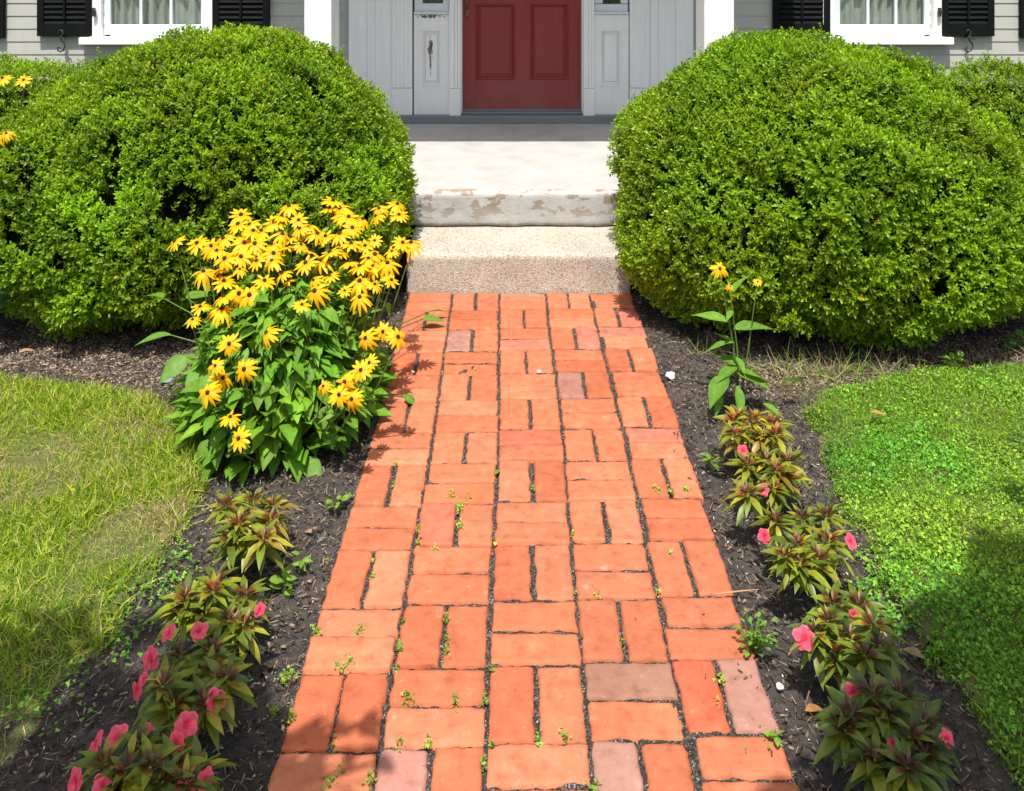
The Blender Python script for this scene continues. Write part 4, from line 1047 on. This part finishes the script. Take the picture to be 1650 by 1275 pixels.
def shutter(xa, xb, z0=None, ydep=.052):
    z0 = wz(59, 6.74) if z0 is None else z0; z1 = wz1+.06; y1 = YW-.016; y0 = y1-.035
    f = MB(); st = .048
    f.box(xa, xa+st, y0, y1, z0, z1, .003); f.box(xb-st, xb, y0, y1, z0, z1, .003)
    f.box(xa+st, xb-st, y0+.001, y1-.001, z0, z0+.085, .003); f.box(xa+st, xb-st, y0+.001, y1-.001, z1-.07, z1, .003)
    mid = (z0+z1)/2; f.box(xa+st, xb-st, y0+.001, y1-.001, mid-.035, mid+.035, .003)
    s = f.build('shutter', M['black'], H)
    lv = MB()
    for a, b in ((z0+.09, mid-.037), (mid+.037, z1-.072)):
        z = a
        while z < b-.02:
            lv.prism([(y0+.006, z), (y0+.010, z-.004), (y1-.005, z+.030), (y1-.009, z+.036)], xa+st, xb-st); z += .0385
    lv.build('louvres', M['black'], s)
    MB().box((xa+xb)/2-.008, (xa+xb)/2+.008, y0-.008, y0+.004, z0+.12, mid-.05, .002).build('tilt_rod', M['black'], s)
    return s
def hook(parent, px, flip=1):
    """S shaped shutter dog with a curled tail"""
    c = wx(px, 6.72); Y = 6.735; s = 6.72/F
    P = [(-4, 50), (-1, 54), (3, 58), (4, 62), (2, 60)]
    pts = [(c+flip*a*s, Y, wz(b, 6.72)) for a, b in ((-5, 52), (-2, 49), (2, 50), (3, 55), (-1, 60), (1, 66), (5, 70), (6, 76), (3, 82), (-2, 84), (-6, 81), (-6, 77), (-3, 76), (-2, 79))]
    mb = MB(); mb.tube(pts, [.003, .005, .006, .006, .008, .008, .007, .006, .006, .006, .005, .0045, .004, .003], 7)
    mb.tube([(c-flip*1*s, Y, wz(60, 6.72)), (c+flip*9*s, Y-.005, wz(64, 6.72))], [.006, .003], 6)
    mb.tube([(c, Y, wz(60, 6.72)), (c, YW, wz(62, 6.72))], .005, 6)
    mb.build('shutter_hook', M['iron'], parent, True)
s1 = shutter(wx(58, 6.74), wx(147, 6.74)); hook(s1, 97)
s2 = shutter(wx(341, 6.74), wx(433, 6.74))
s3 = shutter(wx(1247, 6.74), wx(1339, 6.74))
s4 = shutter(wx(1519, 6.74), wx(1604, 6.74)); hook(s4, 1563)
s5 = shutter(wx(-86, 6.74), wx(4, 6.74), wz(62, 6.74)); s6 = shutter(wx(1647, 6.74), wx(1735, 6.74), wz(62, 6.74))
for s_, xh in ((s1, wx(150, 6.72)), (s4, wx(1516, 6.72))):        # hinges
    MB().box(xh-.012, xh+.008, 6.725, 6.745, wz(27, 6.72), wz(13, 6.72), .002).box(xh-.004, xh+.016, 6.722, 6.74, wz(22, 6.72), wz(17, 6.72), .002).build('hinge', M['iron'], s_)

# door surround (all in porch shade)
M['white_peel'] = mat_paint('weathered white paint', (.90, .90, .88), peel=[(wx(693, 6.66), wz(27, 6.66), .15, .022), (wx(693, 6.66), wz(78, 6.66), .030, .12), (wx(693, 6.66), wz(100, 6.66), .010, .14), (wx(676, 6.66), wz(22, 6.66), .05, .02)])
zb = wz(187, 6.64); ztop = 2.95
q = lambda px, Y=6.66: wx(px, Y)
def surround_side(boards, strips, pila, casing, back, reveal):
    sur = MB()
    for a, b in boards: sur.box(q(a, 6.69), q(b, 6.69), 6.685, 6.76, zb, ztop, .003)
    for a, b in strips: sur.box(q(a, 6.68), q(b, 6.68), 6.681, 6.687, zb+.02, ztop, .002)
    sur.box(q(back[0], 6.694), q(back[1], 6.694), 6.692, 6.79, zb, ztop)
    sur.build('door_surround', M['white'], H)
    a, b = pila; pil = MB(); n = 5
    pil.box(q(a), q(b), 6.672, 6.733, zb, wz(143, 6.66), .003)
    for k in range(n):
        x0 = q(a)+(q(b)-q(a))*k/n; pil.box(x0+.002, x0+(q(b)-q(a))/n-.003, 6.669, 6.70, wz(142.3, 6.66), ztop, .003)
    pil.box(q(a)+.001, q(b)-.001, 6.6735, 6.732, wz(142.3, 6.66), ztop)
    pil.build('pilaster', M['white'], H)
    a, b = casing; pil = MB()
    pil.box(q(a), q(b), 6.655, 6.733, zb-.004, wz(143, 6.66), .003)
    for k, (u, v) in enumerate(((0, .44), (.45, .73), (.74, 1.0))):
        pil.box(q(a)+(q(b)-q(a))*u, q(a)+(q(b)-q(a))*v, 6.652+.006*k, 6.733, wz(142.6, 6.66), ztop, .003)
    pil.box(q(reveal[0], 6.7), q(reveal[1], 6.7), 6.70, 6.80, zb, ztop)
    pil.build('door_casing', M['white'], H)
surround_side(((562, 591), (592, 604), (605, 629)), ((596.5, 598.5), (614, 616), (575, 577)), (631, 664), (724, 742), (563, 664), (742, 744.5))
surround_side(((1048, 1060), (1061, 1088), (1089, 1117)), ((1072, 1074), (1100, 1102)), (1015, 1047), (940, 958), (1015, 1116), (937.5, 940))
def sidelight(a, b, gl, gr, mat, mirror):
    sp = MB(); zr = wz(24, 6.67)
    x0, x1 = q(a), q(b); pa, pb = (680, 709) if not mirror else (969, 1000)
    zt, zl = wz(50, 6.67), wz(139, 6.67)
    sp.box(x0, x1, 6.690, 6.733, zb, zl, .002); sp.box(x0, x1, 6.690, 6.733, zt, zr, .002)
    sp.box(x0, q(pa), 6.690, 6.733, zl, zt, .001); sp.box(q(pb), x1, 6.690, 6.733, zl, zt, .001)
    sp.box(q(pa)+.001, q(pb)-.001, 6.708, 6.733, zl, zt)
    sp.box(q(pa)+.022, q(pb)-.022, 6.694, 6.71, zl+.03, zt-.03, .006)
    for (u0, u1, v0, v1) in ((pa-1.5, pa+1.3, 48.5, 140.5), (pb-1.3, pb+1.5, 48.5, 140.5)): sp.box(q(u0), q(u1), 6.683, 6.700, wz(v1, 6.67), wz(v0, 6.67), .002)
    for v in (49.5, 139.5): sp.box(q(pa+1.3), q(pb-1.3), 6.6835, 6.699, wz(v+1.2, 6.67), wz(v-1.2, 6.67), .002)
    o = sp.build('sidelight_panel', mat, H)
    fr = MB(); fr.box(x0, x1, 6.672, 6.735, zr+.003, zr+.020, .003)                      # little sill
    fr.box(x0+.004, x1-.004, 6.694, 6.735, zr+.020, wz(6 if not mirror else 7, 6.69), .003)
    fr.box(x0+.004, q(gl, 6.7), 6.694, 6.735, wz(6, 6.69), ztop, .003); fr.box(q(gr, 6.7), x1-.004, 6.694, 6.735, wz(6, 6.69), ztop, .003)
    s = fr.build('sidelight', M['sash'], H)
    MB().box(q(gl, 6.7)-.01, q(gr, 6.7)+.01, 6.712, 6.715, wz(8, 6.69), ztop).build('pane', M['glass'], s)
    MB().box(q(gl, 6.7)-.01, q(gr, 6.7)+.01, 6.728, 6.731, wz(9, 6.69), ztop).build('curtain', M['lace'], s)
sidelight(666, 724, 681, 714, M['white_peel'], False); sidelight(958, 1014, 971, 1000, M['white'], True)
th = MB(); th.box(ox0+.03, ox1-.03, 6.635, 6.80, .372, zb, .004)
th.build('threshold', M['bluegrey'], H)
MB().box(q(744, 6.72), q(938, 6.72), 6.69, 6.82, zb+.0005, zb+.018, .006).box(q(745, 6.72), q(937, 6.72), 6.735, 6.82, zb+.017, zb+.028, .004).build('door_sill', M['bluegrey'], H)
MB().box(ox0, ox1, 6.62, 6.80, 2.952, 3.12).build('entablature', M['white'], H)
# door
YD = 6.775; dq = lambda px: wx(px, YD); dz = lambda py: wz(py, YD)
dx0, dx1, d0, d1 = dq(742), dq(940), dz(177), dz(177)+2.08
D = MB(); yb = YD+.045
xs = [(766, 830), (854, 916)]; rowsz = [(dz(129), dz(6)), (dz(-3), dz(-3)+.42), (dz(-3)+.50, d1-.13)]
D.box(dx0, dq(766), YD, yb, d0, d1, .002); D.box(dq(916), dx1, YD, yb, d0, d1, .002); D.box(dq(830), dq(854), YD, yb, dz(129), d1, .0005)
zz = [d0]+[v for r_ in rowsz for v in r_]+[d1]
for i in range(0, len(zz), 2): D.box(dq(766), dq(830) if i else dq(916), YD+.0004, yb, zz[i], zz[i+1]); (D.box(dq(854), dq(916), YD+.0004, yb, zz[i], zz[i+1]) if i else None)
DO = D.build('front_door', M['red'], H); DO['label'] = 'red panelled front door'
for a, b in xs:
    for z0_, z1_ in rowsz:
        pn = MB(); xa, xb = dq(a), dq(b); t = .026
        bm = pn.bm
        def rect(i, y): return [bm.verts.new((u, y, v)) for u, v in ((xa+i, z0_+i), (xb-i, z0_+i), (xb-i, z1_-i), (xa+i, z1_-i))]
        rs = [rect(0, YD+.001), rect(.007, YD-.004), rect(.016, YD+.004), rect(.026, YD+.020), rect(.030, YD+.020), rect(.044, YD+.015)]
        for r1, r2 in zip(rs, rs[1:]):
            for k in range(4): bm.faces.new((r1[k], r1[(k+1) % 4], r2[(k+1) % 4], r2[k]))
        bm.faces.new(rs[-1]); pn.build('door_panel', M['red'], DO)
hx = dq(752.7); hn = MB()
bm = hn.bm
shape = [(0, 31), (3.0, 25.5), (4.2, 22.5), (2.2, 20.5), (1.4, 16), (1.7, 4), (1.4, -6), (3, -10), (0, -16), (-3, -10), (-1.4, -6), (-1.7, 4), (-1.4, 16), (-2.2, 20.5), (-4.2, 22.5), (-3.0, 25.5)]
a_ = [bm.verts.new((hx+u*.0045, YD-.006, dz(v))) for u, v in shape]; b_ = [bm.verts.new((hx+u*.0045, YD+.001, dz(v))) for u, v in shape]
bm.faces.new(a_); bm.faces.new(b_[::-1])
for k in range(len(a_)): bm.faces.new((a_[k], b_[k], b_[(k+1) % len(a_)], a_[(k+1) % len(a_)]))
hn.tube([(hx, YD-.004, dz(15)), (hx, YD-.030, dz(10)), (hx, YD-.050, dz(0)), (hx, YD-.050, dz(-18)), (hx, YD-.025, dz(-30)), (hx, YD, dz(-33))], [.006, .006, .008, .010, .007, .006], 10)
hn.build('handle', M['bronze'], DO, True)
# porch columns and roof
for a, b, s in ((490, 534, 1), (1131, 1183, -1)):
    Y0 = 5.42; xa, xb = wx(a, Y0), wx(b, Y0)
    if s < 0: xa = xb-.165; xa = wx(1135, Y0)
    c = MB().box(xa, xb, Y0, Y0+.25, .372, 2.95, .006)
    c.box(xa-.02, xb+.02, Y0-.02, Y0+.27, .371, .55, .006)
    c.box(xa-.02, xb+.02, Y0-.02, Y0+.27, 2.85, 2.949, .006)
    c.build('porch_column', M['white'], H)
MB().box(-1.75, 1.85, 4.97, 6.60, 2.951, 3.15, .01).prism([(4.90, 3.15), (4.90, 3.19), (6.9, 3.45), (6.9, 3.15)], -1.85, 1.95).build('porch_roof', M['white'], H)

# ------------------------------------------------------------------ two small trees beside the camera whose shade falls on the foreground
def tree(label, trunk, blobs, n_leaf, seed, L=.07):
    """blobs: (ground shadow x, y, radius, height, weight)"""
    r = random.Random(seed); root = empty('garden_tree', (trunk[0], trunk[1], 0), label, 'tree')
    sh = np.array([SUN.x/SUN.z, SUN.y/SUN.z]); w = np.array([b[4] for b in blobs], float); w /= w.sum()
    cen = []; lp = Pile(); 
    for b, ww in zip(blobs, w):
        h = b[3]; c = np.array([b[0]+sh[0]*h, b[1]+sh[1]*h, h]); cen.append((c, b[2]))
        n = int(n_leaf*ww)
        p = c+norm(rng.normal(size=(n, 3)))*(rng.random((n, 1))**.45)*np.array([b[2], b[2], b[2]*.9])
        a = rng.uniform(0, 6.28, n)
        put_leaves(lp, HEART, p, np.stack([np.cos(a), np.sin(a), 0*a], 1), rng.uniform(-.8, .4, n), L*rng.uniform(.6, 1.2, n), np.array([.06, .12, .02])*rng.uniform(.7, 1.3, (n, 1)))
    link('crown', lp.mesh('tree_crown', M['leaf'], True), root)
    mb = MB(); top = np.mean([c for c, _ in cen], 0); fork = np.array([trunk[0]*.75+top[0]*.25, trunk[1]*.75+top[1]*.25, 1.25])
    mb.tube([(trunk[0], trunk[1], -.05), (trunk[0]*.95+fork[0]*.05, trunk[1], .5), tuple(fork)], [.07, .055, .045], 10)
    for c, rr in cen:
        m = (fork+c)/2+np.array([0, 0, .12]); mb.tube([tuple(fork), tuple(m), tuple(c)], [.035, .018, .006], 7)
        for k in range(5):
            v = np.array([r.gauss(0, 1), r.gauss(0, 1), r.gauss(0, 1)]); v = v/np.linalg.norm(v)*rr*.9
            mb.tube([tuple(m*.3+c*.7), tuple(c+v)], [.007, .002], 5)
    mb.build('trunk', M['twig'], root, True)
def g2(px, py): p = gp(px, py); return p[0], p[1]
def bl(px, py, r, h, w): a = g2(px, py); return (a[0], a[1], r, h, w)
tree('small leafy tree shading the lower left bed', (-2.3, .6),
     [bl(200, 1180, .20, 2.5, 1.3), bl(60, 1060, .14, 2.5, .8), bl(90, 1240, .24, 2.7, 1.5), bl(370, 1200, .13, 2.3, 1.0), bl(385, 1265, .11, 2.3, .6), bl(330, 1100, .08, 2.3, .35), bl(480, 1250, .07, 2.2, .06), bl(560, 1205, .055, 2.2, .028), bl(590, 1165, .02, 2.2, .007), bl(535, 1165, .025, 2.2, .008), bl(590, 1235, .04, 2.2, .012), bl(400, 1150, .05, 2.2, .15), bl(240, 1010, .07, 2.5, .2), bl(520, 1185, .022, 2.2, .025), bl(450, 1350, .14, 2.2, .7), bl(-100, 1150, .3, 2.6, 1.5), bl(150, 1400, .3, 2.6, 1.5)], 1500, 3, .068)
tree('small leafy tree shading the lower right lawn', (2.4, .5),
     [bl(1640, 1100, .26, 2.6, 2.0), bl(1560, 1010, .11, 2.5, .7), bl(1620, 900, .10, 2.5, .45), bl(1500, 1080, .08, 2.4, .4), bl(1530, 1200, .16, 2.4, 1.3), bl(1430, 1130, .05, 2.3, .2), bl(1450, 1215, .11, 2.3, .9), bl(1560, 960, .06, 2.5, .2), bl(1700, 980, .2, 2.6, 1.2), bl(1400, 1275, .12, 2.3, .8), bl(1600, 1330, .3, 2.5, 2.0), bl(1490, 1010, .04, 2.4, .12), bl(1290, 1290, .05, 2.2, .12), bl(1800, 1150, .3, 2.6, 1.6)], 2100, 4, .065)
